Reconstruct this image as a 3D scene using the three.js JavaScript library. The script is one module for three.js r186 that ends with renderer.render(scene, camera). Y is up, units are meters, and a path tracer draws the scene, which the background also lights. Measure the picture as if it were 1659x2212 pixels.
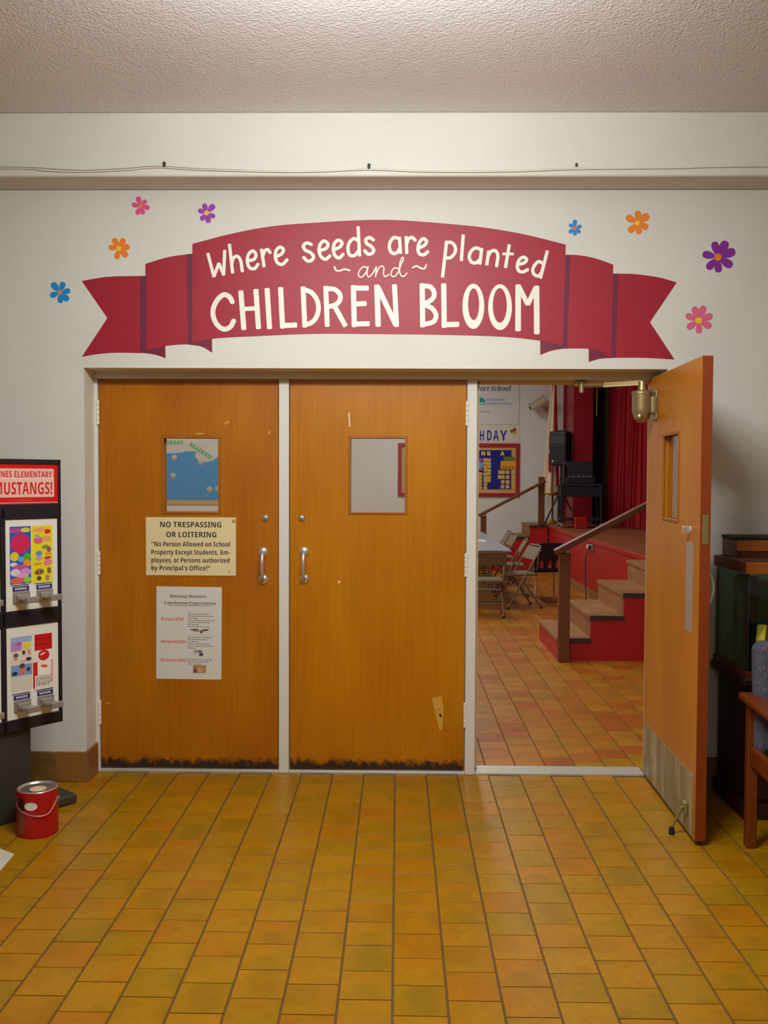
import * as THREE from 'three';
import { RoundedBoxGeometry } from 'three/addons/geometries/RoundedBoxGeometry.js';
import { mergeGeometries } from 'three/addons/utils/BufferGeometryUtils.js';
import { RectAreaLightUniformsLib } from 'three/addons/lights/RectAreaLightUniformsLib.js';

// ------------------------------------------------------------------ camera, light, exposure
const W = 1659, H = 2212, F = 2021.33, PITCH = -0.0363, YAW = 0.015, ROLL = 0.0042, EYE = 1.5085, DIST = 4.565;
const scene = new THREE.Scene();
scene.background = new THREE.Color(0x000000);
const camera = new THREE.PerspectiveCamera(2 * Math.atan(H / 2 / F) * 180 / Math.PI, W / H, 0.05, 60);
camera.position.set(0, EYE, DIST);
camera.rotation.set(PITCH, YAW, ROLL, 'YXZ');
camera.updateMatrixWorld(true);
const renderer = new THREE.WebGLRenderer();
renderer.toneMapping = THREE.LinearToneMapping;
renderer.toneMappingExposure = 1.0;
renderer.shadowMap.enabled = true;
RectAreaLightUniformsLib.init();
const LOBBY = { side: 96, down: 40, glow: 3.0, tint: new THREE.Color(0.95, 1.0, 0.99) };      // the lobby's fluorescent fixture and the added fill lamp
const CAF = { down: 19, glow: 2.0, tint: new THREE.Color(0.93, 1.0, 1.02) };                   // the lunchroom's ceiling panels

// ------------------------------------------------------------------ pixel -> place (a pixel is a direction; the plane gives the distance)
const camO = camera.position.clone(), camQ = camera.quaternion.clone();
function ray(x, y) { return new THREE.Vector3((x - W / 2) / F, -(y - H / 2) / F, -1).applyQuaternion(camQ); }
function onAxis(x, y, ax, v) { const d = ray(x, y); return camO.clone().addScaledVector(d, (v - camO[ax]) / d[ax]); }
const onZ = (x, y, z) => onAxis(x, y, 'z', z), onY = (x, y, h) => onAxis(x, y, 'y', h);
function toPx(x, y, z) { const c = new THREE.Vector3(x, y, z).sub(camO).applyQuaternion(camQ.clone().invert()); return [W / 2 + F * c.x / -c.z, H / 2 - F * c.y / -c.z, -c.z]; }

// ------------------------------------------------------------------ random, noise, textures
let seed = 12345;
const rnd = () => { seed = (seed * 1664525 + 1013904223) >>> 0; return seed / 4294967296; };
const rr = (a, b) => a + (b - a) * rnd();
function hash(x, y, s) { let h = (x * 374761393 + y * 668265263 + s * 974634777) | 0; h = Math.imul(h ^ (h >>> 13), 1274126177); return ((h ^ (h >>> 16)) >>> 0) / 4294967296; }
function vn(x, y, px, py, s) {
  const xi = Math.floor(x), yi = Math.floor(y); let u = x - xi, v = y - yi; u = u * u * (3 - 2 * u); v = v * v * (3 - 2 * v);
  const m = (a, n) => ((a % n) + n) % n, g = (i, j) => hash(m(xi + i, px), m(yi + j, py), s);
  return (g(0, 0) * (1 - u) + g(1, 0) * u) * (1 - v) + (g(0, 1) * (1 - u) + g(1, 1) * u) * v;
}
function fbm(u, v, fx, fy, oct, s) { let a = 0, w = 0.5, t = 0; for (let o = 0; o < oct; o++) { a += w * vn(u * fx, v * fy, fx, fy, s + o); t += w; w *= 0.5; fx *= 2; fy *= 2; } return a / t; }
function dataTex(n, m, fn, srgb = true) {
  const d = new Uint8Array(n * m * 4);
  for (let j = 0; j < m; j++) for (let i = 0; i < n; i++) {
    const c = fn(i / n, j / m), k = (j * n + i) * 4;
    d[k] = Math.max(0, Math.min(255, c[0])); d[k + 1] = Math.max(0, Math.min(255, c[1])); d[k + 2] = Math.max(0, Math.min(255, c[2])); d[k + 3] = 255;
  }
  const t = new THREE.DataTexture(d, n, m); t.wrapS = t.wrapT = THREE.RepeatWrapping; t.magFilter = THREE.LinearFilter;
  if (srgb) t.colorSpace = THREE.SRGBColorSpace; t.needsUpdate = true; return t;
}
function rep(t, x, y = x) { const c = t.clone(); c.repeat.set(x, y); c.needsUpdate = true; return c; }
function canvasTex(w, h, draw) {
  const c = document.createElement('canvas'); c.width = w; c.height = h; const g = c.getContext('2d'); draw(g, w, h);
  const t = new THREE.CanvasTexture(c); t.colorSpace = THREE.SRGBColorSpace; return t;
}
const mix = (a, b, t) => a.map((v, i) => v + (b[i] - v) * t);
const sm = (a, b, x) => { x = Math.max(0, Math.min(1, (x - a) / (b - a))); return x * x * (3 - 2 * x); };

const plasterBump = dataTex(512, 512, (u, v) => { const a = fbm(u, v, 48, 48, 3, 3); return [a * 255, a * 255, a * 255]; }, false);
const ceilBump = dataTex(512, 512, (u, v) => { const a = Math.pow(fbm(u, v, 40, 40, 3, 9), 1.5) * 1.3; return [a * 255, a * 255, a * 255]; }, false);
const wallMap = dataTex(256, 256, (u, v) => { const a = 0.965 + 0.035 * fbm(u, v, 4, 4, 5, 21); return [255 * a, 255 * a, 254 * a]; });
const tileMap = dataTex(512, 512, (u, v) => {
  const f = sm(0.42, 0.72, fbm(u, v, 7, 7, 3, 31)), g = fbm(u, v, 60, 60, 3, 33), o = sm(0.5, 0.75, fbm(u, v, 5, 5, 3, 37));
  let c = mix([250, 236, 214], [212, 208, 168], f * 0.6); c = mix(c, [255, 214, 176], o * 0.5);
  return c.map(x => x * (0.93 + 0.1 * g));
});
const tileBump = dataTex(256, 256, (u, v) => { const a = fbm(u, v, 24, 24, 4, 41) * 255; return [a, a, a]; }, false);
function woodTex(s, warm, contrast) {           // birch veneer: u across, v along the grain
  return dataTex(512, 512, (u, v) => {
    const warp = fbm(u, v, 4, 2, 3, s) * 0.25, st = fbm(u + warp * 0.1, v, 60, 2, 3, s + 4), fig = fbm(u, v, 5, 3, 4, s + 8), fl = fbm(u, v, 128, 10, 2, s + 12);
    const t = 0.22 * st + 0.78 * fig, c = mix([255, 236, 206], [224, 186, 140], t * contrast);
    return c.map((x, i) => x * (0.95 + 0.08 * fl) * (i === 2 ? warm : 1));
  });
}
const birch = woodTex(51, 0.92, 1.15), oakT = woodTex(77, 0.9, 1.5);
const plankT = dataTex(512, 512, (u, v) => { const st = fbm(u, v, 4, 90, 3, 61), b = fbm(u, v, 6, 6, 4, 66), wv = sm(0.55, 0.75, fbm(u, v, 9, 9, 4, 69)); return mix(mix([150, 108, 74], [205, 160, 116], st * 0.6 + b * 0.4), [190, 172, 150], wv * 0.55); });
const scuffT = dataTex(256, 256, (u, v) => { const a = fbm(u, v, 14, 3, 4, 81), b = fbm(u, v, 5, 5, 4, 86), s = sm(0.52, 0.7, a); return mix([176, 170, 146], [226, 214, 200], s * 0.8).map(x => x * (0.8 + 0.25 * b)); });
const fabricT = dataTex(256, 256, (u, v) => { const a = fbm(u, v, 90, 90, 2, 91), r = hash(Math.floor(u * 64), Math.floor(v * 64), 5); let c = mix([58, 64, 80], [86, 92, 106], a); if (r > 0.955) c = [176, 92, 96]; else if (r > 0.93) c = [150, 150, 120]; return c; });
const clothBump = dataTex(128, 128, (u, v) => { const a = 128 + 60 * Math.sin(u * 2 * Math.PI * 32) * Math.sin(v * 2 * Math.PI * 32); return [a, a, a]; }, false);
const blockBump = plasterBump;

const std = (o) => new THREE.MeshStandardMaterial(o);
const phy = (o) => new THREE.MeshPhysicalMaterial(o);
const M = {
  wall: std({ color: 0xe0ddd3, map: rep(wallMap, 0.7), roughness: 0.62, bumpMap: rep(plasterBump, 2.2), bumpScale: 0.0005 }),
  ceiling: std({ color: 0xeee9ea, map: rep(wallMap, 0.5), roughness: 0.5, bumpMap: rep(ceilBump, 3.2), bumpScale: 0.0024 }),
  farWall: std({ color: 0xe0ddd3, map: rep(wallMap, 0.5), roughness: 0.7 }),
  frame: std({ color: 0xdcd7cc, roughness: 0.45 }),
  frameBounceTan: std({ color: 0xd3bd97, roughness: 0.5 }),  // frame paint with the tan of bounced light put into its colour
  grout: std({ color: 0x6e4f22, roughness: 0.95, bumpMap: rep(tileBump, 6), bumpScale: 0.001 }),
  groutFar: std({ color: 0x6e4f22, roughness: 0.95 }),
  door: phy({ specularIntensity: 0.6, color: 0xbe8010, map: rep(birch, 1.1, 0.7), roughness: 0.42 }),
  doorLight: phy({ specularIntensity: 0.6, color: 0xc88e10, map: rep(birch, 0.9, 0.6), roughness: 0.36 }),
  doorStop: std({ color: 0xb07612, map: rep(birch, 2, 2), roughness: 0.45 }),
  doorEdge: std({ color: 0x96480a, map: rep(birch, 3, 0.8), roughness: 0.5 }),
  grime: std({ color: 0x38200f, roughness: 0.85 }),
  alu: std({ color: 0xc8c3b4, roughness: 0.4, metalness: 0.35 }),
  steel: std({ color: 0xd2cdc4, roughness: 0.32, metalness: 0.75 }),
  dullSteel: std({ color: 0xaaa398, roughness: 0.42, metalness: 0.6 }),
  brass: std({ color: 0xa79a62, roughness: 0.42, metalness: 0.7 }),
  closer: std({ color: 0xa8946a, roughness: 0.34, metalness: 0.7 }),
  kick: std({ color: 0xdcceac, map: rep(scuffT, 1.6, 1.6), roughness: 0.5, metalness: 0.1 }),
  plate: std({ color: 0xb2aa9c, roughness: 0.45, metalness: 0.5 }),
  black: std({ color: 0x1b1720, roughness: 0.42 }),
  blackMatte: std({ color: 0x1c1a1c, roughness: 0.7 }),
  darkGrey: std({ color: 0x3a3531, roughness: 0.6 }),
  pedestal: std({ color: 0x34302a, roughness: 0.6 }),
  white: std({ color: 0xe6e2d6, roughness: 0.4 }),
  rubber: std({ color: 0x1a1816, roughness: 0.8 }),
  glass: phy({ color: 0xffffff, roughness: 0.02, transmission: 1, thickness: 0, ior: 1.5 }),
  baseTile: std({ color: 0x8a6a3c, map: rep(tileMap, 2), roughness: 0.5 }),
  baseTileB: std({ color: 0x9a6c36, map: rep(tileMap, 2), roughness: 0.5 }),
  red: std({ color: 0xa2142c, roughness: 0.5 }),
  redDeep: std({ color: 0x94132b, roughness: 0.5 }),
  plum: std({ color: 0x6b1c3a, roughness: 0.55 }),
  letter: std({ color: 0xf1ede0, roughness: 0.5 }),
  canRed: std({ color: 0xb00d14, roughness: 0.3 }),
  canDark: std({ color: 0x3a0a16, roughness: 0.35 }),
  canMauve: std({ color: 0x8e4a50, roughness: 0.35 }),
  canLid: std({ color: 0x97897c, roughness: 0.35, metalness: 0.7 }),
  cream: std({ color: 0xe0c9a4, roughness: 0.6 }),
  darkOak: std({ color: 0x6d3a22, map: rep(oakT, 2, 2), roughness: 0.5 }),
  aquaOakLit: std({ color: 0xb87430, map: rep(oakT, 2, 2), roughness: 0.5 }),  // light on the front faces put into the colour of the aquarium oak
  stand: std({ color: 0x3c1c14, map: rep(oakT, 2, 2), roughness: 0.55 }),
  chairWood: std({ color: 0x86481a, map: rep(oakT, 3, 3), roughness: 0.42 }),
  fabric: std({ color: 0xffffff, map: rep(fabricT, 6, 6), roughness: 0.95, bumpMap: rep(clothBump, 10, 10), bumpScale: 0.001 }),
  stageRed: std({ color: 0xb3130f, roughness: 0.42 }),
  stairRed: std({ color: 0xb3130f, roughness: 0.5 }),
  prosRed: std({ color: 0x9a1a26, roughness: 0.35 }),
  plank: std({ color: 0xc49a78, map: rep(plankT, 1.2, 1.2), roughness: 0.5 }),
  tread: std({ color: 0xdcc090, map: rep(plankT, 1.6, 1.6), roughness: 0.6 }),
  nosing: std({ color: 0x3c2a22, roughness: 0.6 }),
  rail: std({ color: 0x7d5138, map: rep(oakT, 2, 2), roughness: 0.45 }),
  curtain: phy({ color: 0xa80a1c, roughness: 0.85, sheen: 0.4, sheenColor: new THREE.Color(0.6, 0.05, 0.08), sheenRoughness: 0.5 }),
  tableTop: std({ color: 0x9c9ea4, roughness: 0.3 }),
  beigeMetal: std({ color: 0x80745a, roughness: 0.4, metalness: 0.15 }),
  navy: std({ color: 0x1b1b30, roughness: 0.4 }),
  cardY: std({ color: 0xd9b45a, roughness: 0.8 }),
  boardBlue: std({ color: 0x1f1c80, roughness: 0.8 }),
  boardRed: std({ color: 0xa81528, roughness: 0.5 }),
  boardTan: std({ color: 0xcfa664, roughness: 0.8 }),
  yellow: std({ color: 0xf0cf1e, roughness: 0.6 }),
  vinyl: std({ color: 0xdad8cf, roughness: 0.35 }),
  camBeige: std({ color: 0xc6b491, roughness: 0.5 }),
  gold: std({ color: 0xc79a2c, roughness: 0.3, metalness: 0.8 }),
  flagWhite: std({ color: 0xe0c8a4, roughness: 0.9 }),
  flagRed: std({ color: 0xb50f26, roughness: 0.9 }),
  cable: std({ color: 0xe2dccd, roughness: 0.6 }),
};

// ------------------------------------------------------------------ building helpers
const used = {};
function numbered(n) { if (!(n in used)) { used[n] = 0; return n; } used[n]++; return n + '_' + String(used[n]).padStart(3, '0'); }
function metreUV(g) {                            // planar uv in metres by the way each face points
  if (g.index) g = g.toNonIndexed(); const p = g.attributes.position, n = g.attributes.normal, uv = new Float32Array(p.count * 2);
  for (let i = 0; i < p.count; i++) {
    const ax = Math.abs(n.getX(i)), ay = Math.abs(n.getY(i)), az = Math.abs(n.getZ(i)); let u, v;
    if (az >= ax && az >= ay) { u = p.getX(i); v = p.getY(i); } else if (ax >= ay) { u = p.getZ(i); v = p.getY(i); } else { u = p.getX(i); v = p.getZ(i); }
    uv[2 * i] = u; uv[2 * i + 1] = v;
  }
  g.setAttribute('uv', new THREE.BufferAttribute(uv, 2)); return g;
}
const mv = (g, x, y, z) => { g.translate(x, y, z); return g; };
const box = (w, h, d, x = 0, y = 0, z = 0) => metreUV(mv(new THREE.BoxGeometry(w, h, d), x, y, z));
const rbox = (w, h, d, r, x = 0, y = 0, z = 0, s = 2) => metreUV(mv(new RoundedBoxGeometry(w, h, d, s, Math.min(r, w / 2.01, h / 2.01, d / 2.01)), x, y, z));
const span = (x0, x1, y0, y1, z0, z1, r = 0) => r ? rbox(x1 - x0, y1 - y0, z1 - z0, r, (x0 + x1) / 2, (y0 + y1) / 2, (z0 + z1) / 2) : box(x1 - x0, y1 - y0, z1 - z0, (x0 + x1) / 2, (y0 + y1) / 2, (z0 + z1) / 2);
const cyl = (r0, r1, h, x = 0, y = 0, z = 0, s = 24) => mv(new THREE.CylinderGeometry(r0, r1, h, s), x, y, z);
const V = (x, y, z) => new THREE.Vector3(x, y, z);
function bar(a, b, w, d, r = 0.003) {            // squared bar from a to b
  const l = a.distanceTo(b), g = metreUV(new RoundedBoxGeometry(w, l, d, 1, r)), q = new THREE.Quaternion().setFromUnitVectors(V(0, 1, 0), b.clone().sub(a).normalize());
  g.applyQuaternion(q); const m = a.clone().add(b).multiplyScalar(0.5); return mv(g, m.x, m.y, m.z);
}
const rod = (a, b, r, s = 10) => { const g = new THREE.CylinderGeometry(r, r, a.distanceTo(b), s); g.applyQuaternion(new THREE.Quaternion().setFromUnitVectors(V(0, 1, 0), b.clone().sub(a).normalize())); const m = a.clone().add(b).multiplyScalar(0.5); return mv(g, m.x, m.y, m.z); };
const tube = (pts, r, n = 40, s = 8, closed = false, t = 0.5) => new THREE.TubeGeometry(new THREE.CatmullRomCurve3(pts, closed, 'catmullrom', t), n, r, s, closed);
const lathe = (pts, s = 32) => new THREE.LatheGeometry(pts.map(p => new THREE.Vector2(p[0], p[1])), s);
function join(gs) { gs = gs.map(g => { if (g.index) g = g.toNonIndexed(); for (const k of Object.keys(g.attributes)) if (!['position', 'normal', 'uv'].includes(k)) g.deleteAttribute(k); return g; }); return gs.length === 1 ? gs[0] : mergeGeometries(gs); }
function mesh(name, g, mat, parent) { const m = new THREE.Mesh(Array.isArray(g) ? join(g) : g, mat); m.name = name; m.castShadow = m.receiveShadow = true; if (parent) parent.add(m); return m; }
function tag(o, label, category, group) { o.userData.label = label; o.userData.category = category; if (group) o.userData.group = group; return o; }
function thing(name, label, category, pos = [0, 0, 0], turn = 0, group) { const o = new THREE.Group(); o.name = numbered(name); o.position.set(...pos); o.rotation.y = turn; scene.add(o); return tag(o, label, category, group); }
function solo(name, g, mat, label, category, group) { const m = mesh(numbered(name), g, mat, scene); return tag(m, label, category, group); }
function struct(name, g, mat, label, category = 'structure') { const m = mesh(numbered(name), g, mat, scene); m.userData.kind = 'structure'; return tag(m, label, category); }
function structGroup(name, label, category, pos = [0, 0, 0], turn = 0) { const o = thing(name, label, category, pos, turn); o.userData.kind = 'structure'; return o; }
function print(name, w, h, tex, parent, pos, rough = 0.45) { const m = mesh(name, new THREE.PlaneGeometry(w, h), std({ map: tex, roughness: rough }), parent); m.position.set(...pos); return m; }
function copyOf(root, pos, turn, label, group) { const r = root.clone(); r.name = numbered(root.name.replace(/_\d{3}$/, '')); r.userData = { ...root.userData }; r.position.set(...pos); r.rotation.y = turn; if (label) r.userData.label = label; if (group) r.userData.group = group; scene.add(r); return r; }

// ------------------------------------------------------------------ the lobby shell
const CEIL = 3.192, SOFFIT = 2.04, REV = 0.155, THICK = 0.30, XL = -4.6, XR = 4.6, ZB = 9.0;
const OX0 = -1.536, OX1 = 1.30;                   // the doorway opening
struct('wall_front', [span(XL, OX0, 0, CEIL, -THICK, 0), span(OX1, XR, 0, CEIL, -THICK, 0), span(OX0, OX1, SOFFIT, CEIL, -THICK, 0)], M.wall, 'off-white painted plaster wall with the wide triple doorway', 'wall');
struct('wall_left', span(XL - 0.15, XL, 0, CEIL, -THICK, ZB), M.wall, 'off-white side wall of the lobby beyond the sticker machine', 'wall');
struct('wall_right', span(XR, XR + 0.15, 0, CEIL, -THICK, ZB), M.wall, 'off-white side wall of the lobby beyond the aquarium', 'wall');
struct('wall_back', span(XL - 0.15, XR + 0.15, 0, CEIL, ZB, ZB + 0.15), M.wall, 'off-white wall closing the lobby opposite the doors', 'wall');
struct('ceiling', span(XL - 0.15, XR + 0.15, CEIL, CEIL + 0.15, -THICK, ZB + 0.15), M.ceiling, 'stippled pinkish off-white plaster ceiling of the lobby', 'ceiling');
struct('trim_1', rbox(XR - XL, CEIL - 2.897, 0.2, 0.012, 0, (CEIL + 2.897) / 2, 0.1), M.wall, 'boxed plaster beam running along the top of the wall', 'beam');

// quarry tiles, 152 mm on a 158 mm grid, joints running straight toward the doors and half-staggered the other way
const PITCHT = 0.158, TW = 0.1505, JX = -0.009, JZ = 1.9908;
function tileGeo(w, d, hgt, ch, uo, vo) {
  const a = w / 2, b = d / 2, t = 0, c = -ch, P = [], N = [], U = [];
  const quad = (p, n) => { for (const i of [0, 1, 2, 0, 2, 3]) { P.push(...p[i]); N.push(...n); U.push(p[i][0] + uo, p[i][2] + vo); } };
  const ia = a - ch, ib = b - ch;
  quad([[-ia, t, ib], [ia, t, ib], [ia, t, -ib], [-ia, t, -ib]], [0, 1, 0]);
  const s = Math.SQRT1_2;
  quad([[-a, c, b], [a, c, b], [ia, t, ib], [-ia, t, ib]], [0, s, s]);
  quad([[a, c, -b], [-a, c, -b], [-ia, t, -ib], [ia, t, -ib]], [0, s, -s]);
  quad([[a, c, b], [a, c, -b], [ia, t, -ib], [ia, t, ib]], [s, s, 0]);
  quad([[-a, c, -b], [-a, c, b], [-ia, t, ib], [-ia, t, -ib]], [-s, s, 0]);
  const h = -hgt;
  quad([[-a, h, b], [a, h, b], [a, c, b], [-a, c, b]], [0, 0, 1]); quad([[a, h, -b], [-a, h, -b], [-a, c, -b], [a, c, -b]], [0, 0, -1]);
  quad([[a, h, b], [a, h, -b], [a, c, -b], [a, c, b]], [1, 0, 0]); quad([[-a, h, -b], [-a, h, b], [-a, c, b], [-a, c, -b]], [-1, 0, 0]);
  const g = new THREE.BufferGeometry(); g.setAttribute('position', new THREE.Float32BufferAttribute(P, 3)); g.setAttribute('normal', new THREE.Float32BufferAttribute(N, 3)); g.setAttribute('uv', new THREE.Float32BufferAttribute(U, 2)); return g;
}
const tileGeos = []; for (let i = 0; i < 10; i++) tileGeos.push(tileGeo(TW, 0.154, 0.006, 0.0005, rr(0, 7), rr(0, 7)));
const tileMat = (cs, rough) => cs.map(c => phy({ specularIntensity: 0.55, color: c, map: tileMap, roughness: rough, bumpMap: rep(tileBump, 3), bumpScale: 0.0006 }));
const lobbyTiles = tileMat([0xb4880c, 0xb0840a, 0xb6860e, 0xac840e, 0xb4800a, 0xaa840e], 0.36);
const hallTiles = tileMat([0xb87e20, 0xb4761c, 0xb46e1c, 0xb88024, 0xb0641c, 0xb07a20], 0.42);
function tileFloor(parent, x0, x1, z0, z1, mats, inView, limit, pickMat) {
  const all = [];
  for (let i = Math.ceil((x0 - JX) / PITCHT); JX + (i + 1) * PITCHT <= x1 + 1e-6; i++) {
    const cx = JX + (i + 0.5) * PITCHT, oz = (((i % 2) + 2) % 2 === 0) ? JZ : JZ - PITCHT / 2;
    for (let k = Math.floor((z0 - oz) / PITCHT); oz + k * PITCHT < z1; k++) {
      let a = oz + k * PITCHT + 0.002, b = oz + (k + 1) * PITCHT - 0.002; a = Math.max(a, z0); b = Math.min(b, z1); if (b - a < 0.015) continue;
      const cz = (a + b) / 2, p = toPx(cx, 0, cz);
      all.push({ cx, cz, d: b - a, v: p[2] > 0.4 && inView(p[0], p[1]), q: p[2] });
    }
  }
  const near = all.filter(t => t.v).sort((s, t) => s.q - t.q).slice(0, limit); for (const t of near) t.own = true;
  for (const t of near) {
    const g = t.d > 0.1535 ? tileGeos[Math.floor(rnd() * 10)] : tileGeo(TW, t.d, 0.006, 0.0005, rr(0, 7), rr(0, 7));
    const m = mesh('tile', g, pickMat ? pickMat(t) : mats[Math.floor(rnd() * mats.length)], parent); m.position.set(t.cx, rr(-0.0003, 0.0003), t.cz);
  }
  const by = mats.map(() => []);
  for (const t of all) if (!t.own) { const g = (t.d > 0.1535 ? tileGeos[Math.floor(rnd() * 10)].clone() : tileGeo(TW, t.d, 0.006, 0.0005, rr(0, 7), rr(0, 7))); g.translate(t.cx, 0, t.cz); by[Math.floor(rnd() * mats.length)].push(g); }
  by.forEach((gs, i) => { if (gs.length) { const m = mesh('tile_field', mergeGeometries(gs), mats[i], parent); m.userData.kind = 'stuff'; } });
}
const floorA = structGroup('floor', 'glazed ochre quarry tile floor of the lobby with brown joints', 'floor');
mesh('grout_bed', span(XL - 0.15, XR + 0.15, -0.15, -0.004, -0.16, ZB + 0.15), M.grout, floorA);
tileFloor(floorA, XL, XR, -0.155, ZB, lobbyTiles, (x, y) => x > -70 && x < 1730 && y < 2275 && y > 1600, 300);

// the skirting of upright tiles
const baseL = structGroup('baseboard_left', 'brown upright tile skirting left of the doorway', 'skirting');
for (let i = 0; i < 19; i++) { const x1 = OX0 - 0.006 - i * 0.158; mesh('tile', span(x1 - 0.152, x1, 0, 0.15, 0, 0.014, 0.004), i % 2 ? M.baseTile : M.baseTileB, baseL); }
mesh('tile', span(OX0 - 0.001, OX0 + 0.012, 0, 0.155, -0.145, 0.012, 0.004), M.baseTileB, baseL);
const baseR = structGroup('baseboard_right', 'brown upright tile skirting right of the doorway', 'skirting');
for (let i = 0; i < 20; i++) { const x0 = OX1 + 0.03 + i * 0.158; mesh('tile', span(x0, x0 + 0.152, 0, 0.15, 0, 0.014, 0.004), i % 2 ? M.baseTile : M.baseTileB, baseR); }

// ------------------------------------------------------------------ the lunchroom shell
const ZW = -11.7, HX0 = -6.5, HX1 = 7.5, HC = 3.9, STAGE = 0.755, SX = 2.46;
struct('wall_far', span(HX0, HX1, 0, HC, ZW - 0.2, ZW), M.farWall, 'pale painted wall at the far end of the lunchroom', 'wall');
struct('wall_far_left', span(HX0 - 0.2, HX0, 0, HC, ZW - 0.2, -THICK), M.farWall, 'pale left wall of the lunchroom', 'wall');
struct('wall_far_right', span(HX1, HX1 + 0.2, 0, HC, ZW - 0.2, -THICK), M.farWall, 'wall behind the stage of the lunchroom', 'wall');
struct('wall_near', [span(HX0 - 0.2, XL - 0.15, 0, HC, -THICK, -THICK + 0.15), span(XR + 0.15, HX1 + 0.2, 0, HC, -THICK, -THICK + 0.15), span(XL - 0.15, XR + 0.15, CEIL + 0.15, HC, -THICK, -THICK + 0.15)], M.farWall, 'near wall of the lunchroom beside and above the doors', 'wall');
struct('ceiling', span(HX0 - 0.2, HX1 + 0.2, HC, HC + 0.15, ZW - 0.2, -THICK + 0.15), M.farWall, 'pale ceiling of the lunchroom', 'ceiling');
const floorB = structGroup('floor', 'worn reddish brown quarry tile floor of the lunchroom', 'floor');
mesh('grout_bed', span(HX0 - 0.2, HX1 + 0.2, -0.15, -0.004, ZW - 0.2, -0.16), M.groutFar, floorB);
const edgeTiles = tileMat([0xb48c18, 0xb08816], 0.42);
tileFloor(floorB, HX0, HX1, ZW, -0.275, hallTiles, (x, y) => x > 1000 && x < 1430 && y > 1290 && y < 1690, 290, t => (t.cz > -0.5 + 0.0 && t.cx > 0.72 && t.cz > -0.30 - (t.cx - 0.7) * 0.28) ? edgeTiles[Math.floor(rnd() * 2)] : hallTiles[Math.floor(rnd() * hallTiles.length)]);

// ------------------------------------------------------------------ door frame and threshold
const FZ = -0.150;                                // front of the frame
const frame = structGroup('trim_2', 'cream painted metal door frame with two mullions', 'door frame');
mesh('jamb', span(OX0 - 0.03, -1.519, 0, 2.003, -0.25, FZ, 0.004), M.frame, frame);
mesh('jamb', span(1.272, OX1 + 0.03, 0, 2.003, -0.25, FZ, 0.004), M.frame, frame);
mesh('mullion', span(-0.603, -0.551, 0, 2.003, -0.25, FZ, 0.005), M.frame, frame);
mesh('mullion', span(0.345, 0.396, 0, 2.003, -0.25, FZ, 0.005), M.frame, frame);
mesh('head', span(OX0 - 0.03, OX1 + 0.03, 2.0035, 2.07, -0.25, FZ, 0.004), M.frame, frame);
mesh('door_stop', span(0.396, 1.256, 1.988, 2.004, -0.25, -0.205), M.frameBounceTan, frame);
mesh('door_stop', span(0.394, 0.410, 0.02, 1.996, -0.25, -0.205), M.frameBounceTan, frame);
const sill = structGroup('trim_3', 'ribbed aluminium threshold strip under the doors', 'threshold');
for (const [a, b] of [[-1.54, -0.603], [-0.551, 0.345], [0.396, 1.256]]) { mesh('strip', span(a, b, -0.004, 0.012, -0.275, -0.155, 0.004), M.alu, sill); for (const z of [-0.17, -0.2, -0.23]) mesh('rib', span(a, b, 0.011, 0.0145, z - 0.008, z + 0.004, 0.001), M.alu, sill); }

// ------------------------------------------------------------------ doors
function leafGeo(w, h, t, hx0, hx1, hy0, hy1) {
  const s = new THREE.Shape(); s.moveTo(0, 0); s.lineTo(w, 0); s.lineTo(w, h); s.lineTo(0, h); s.closePath();
  const p = new THREE.Path(); p.moveTo(hx0, hy0); p.lineTo(hx0, hy1); p.lineTo(hx1, hy1); p.lineTo(hx1, hy0); p.closePath(); s.holes.push(p);
  const g = new THREE.ExtrudeGeometry(s, { depth: t - 0.003, bevelEnabled: true, bevelSize: 0.0015, bevelThickness: 0.0015, bevelSegments: 1, bevelOffset: -0.0015 }); return metreUV(mv(g, 0, 0, -t + 0.0015));
}
function hinge(parent, x, y0, y1, z, side) {      // leaf on the frame plus five knuckles
  const g = new THREE.Group(); g.name = 'hinge'; parent.add(g); mesh('hinge_leaf', span(x - 0.004 + side * 0.010, x + 0.004 + side * 0.010, y0, y1, z - 0.012, z + 0.004), M.white, g);
  const n = 5, l = (y1 - y0) / n; for (let i = 0; i < n; i++) mesh('knuckle', cyl(0.0085, 0.0085, l - 0.002, x, y0 + l * (i + 0.5), z + 0.006, 12), M.white, g);
}
function windowParts(g, x0, x1, y0, y1, t) {
  for (const z of [0.002, -t - 0.002]) {
    const b = 0.011; mesh('glazing_stop', [span(x0, x1, y1 - b, y1, z - 0.008, z + 0.003, 0.002), span(x0, x1, y0, y0 + b, z - 0.008, z + 0.003, 0.002), span(x0, x0 + b, y0 + b, y1 - b, z - 0.008, z + 0.003, 0.002), span(x1 - b, x1, y0 + b, y1 - b, z - 0.008, z + 0.003, 0.002)], M.doorStop, g);
  }
  mesh('window_pane', span(x0 + 0.002, x1 - 0.002, y0 + 0.002, y1 - 0.002, -t / 2 - 0.003, -t / 2 + 0.003), M.glass, g);
}
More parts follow.
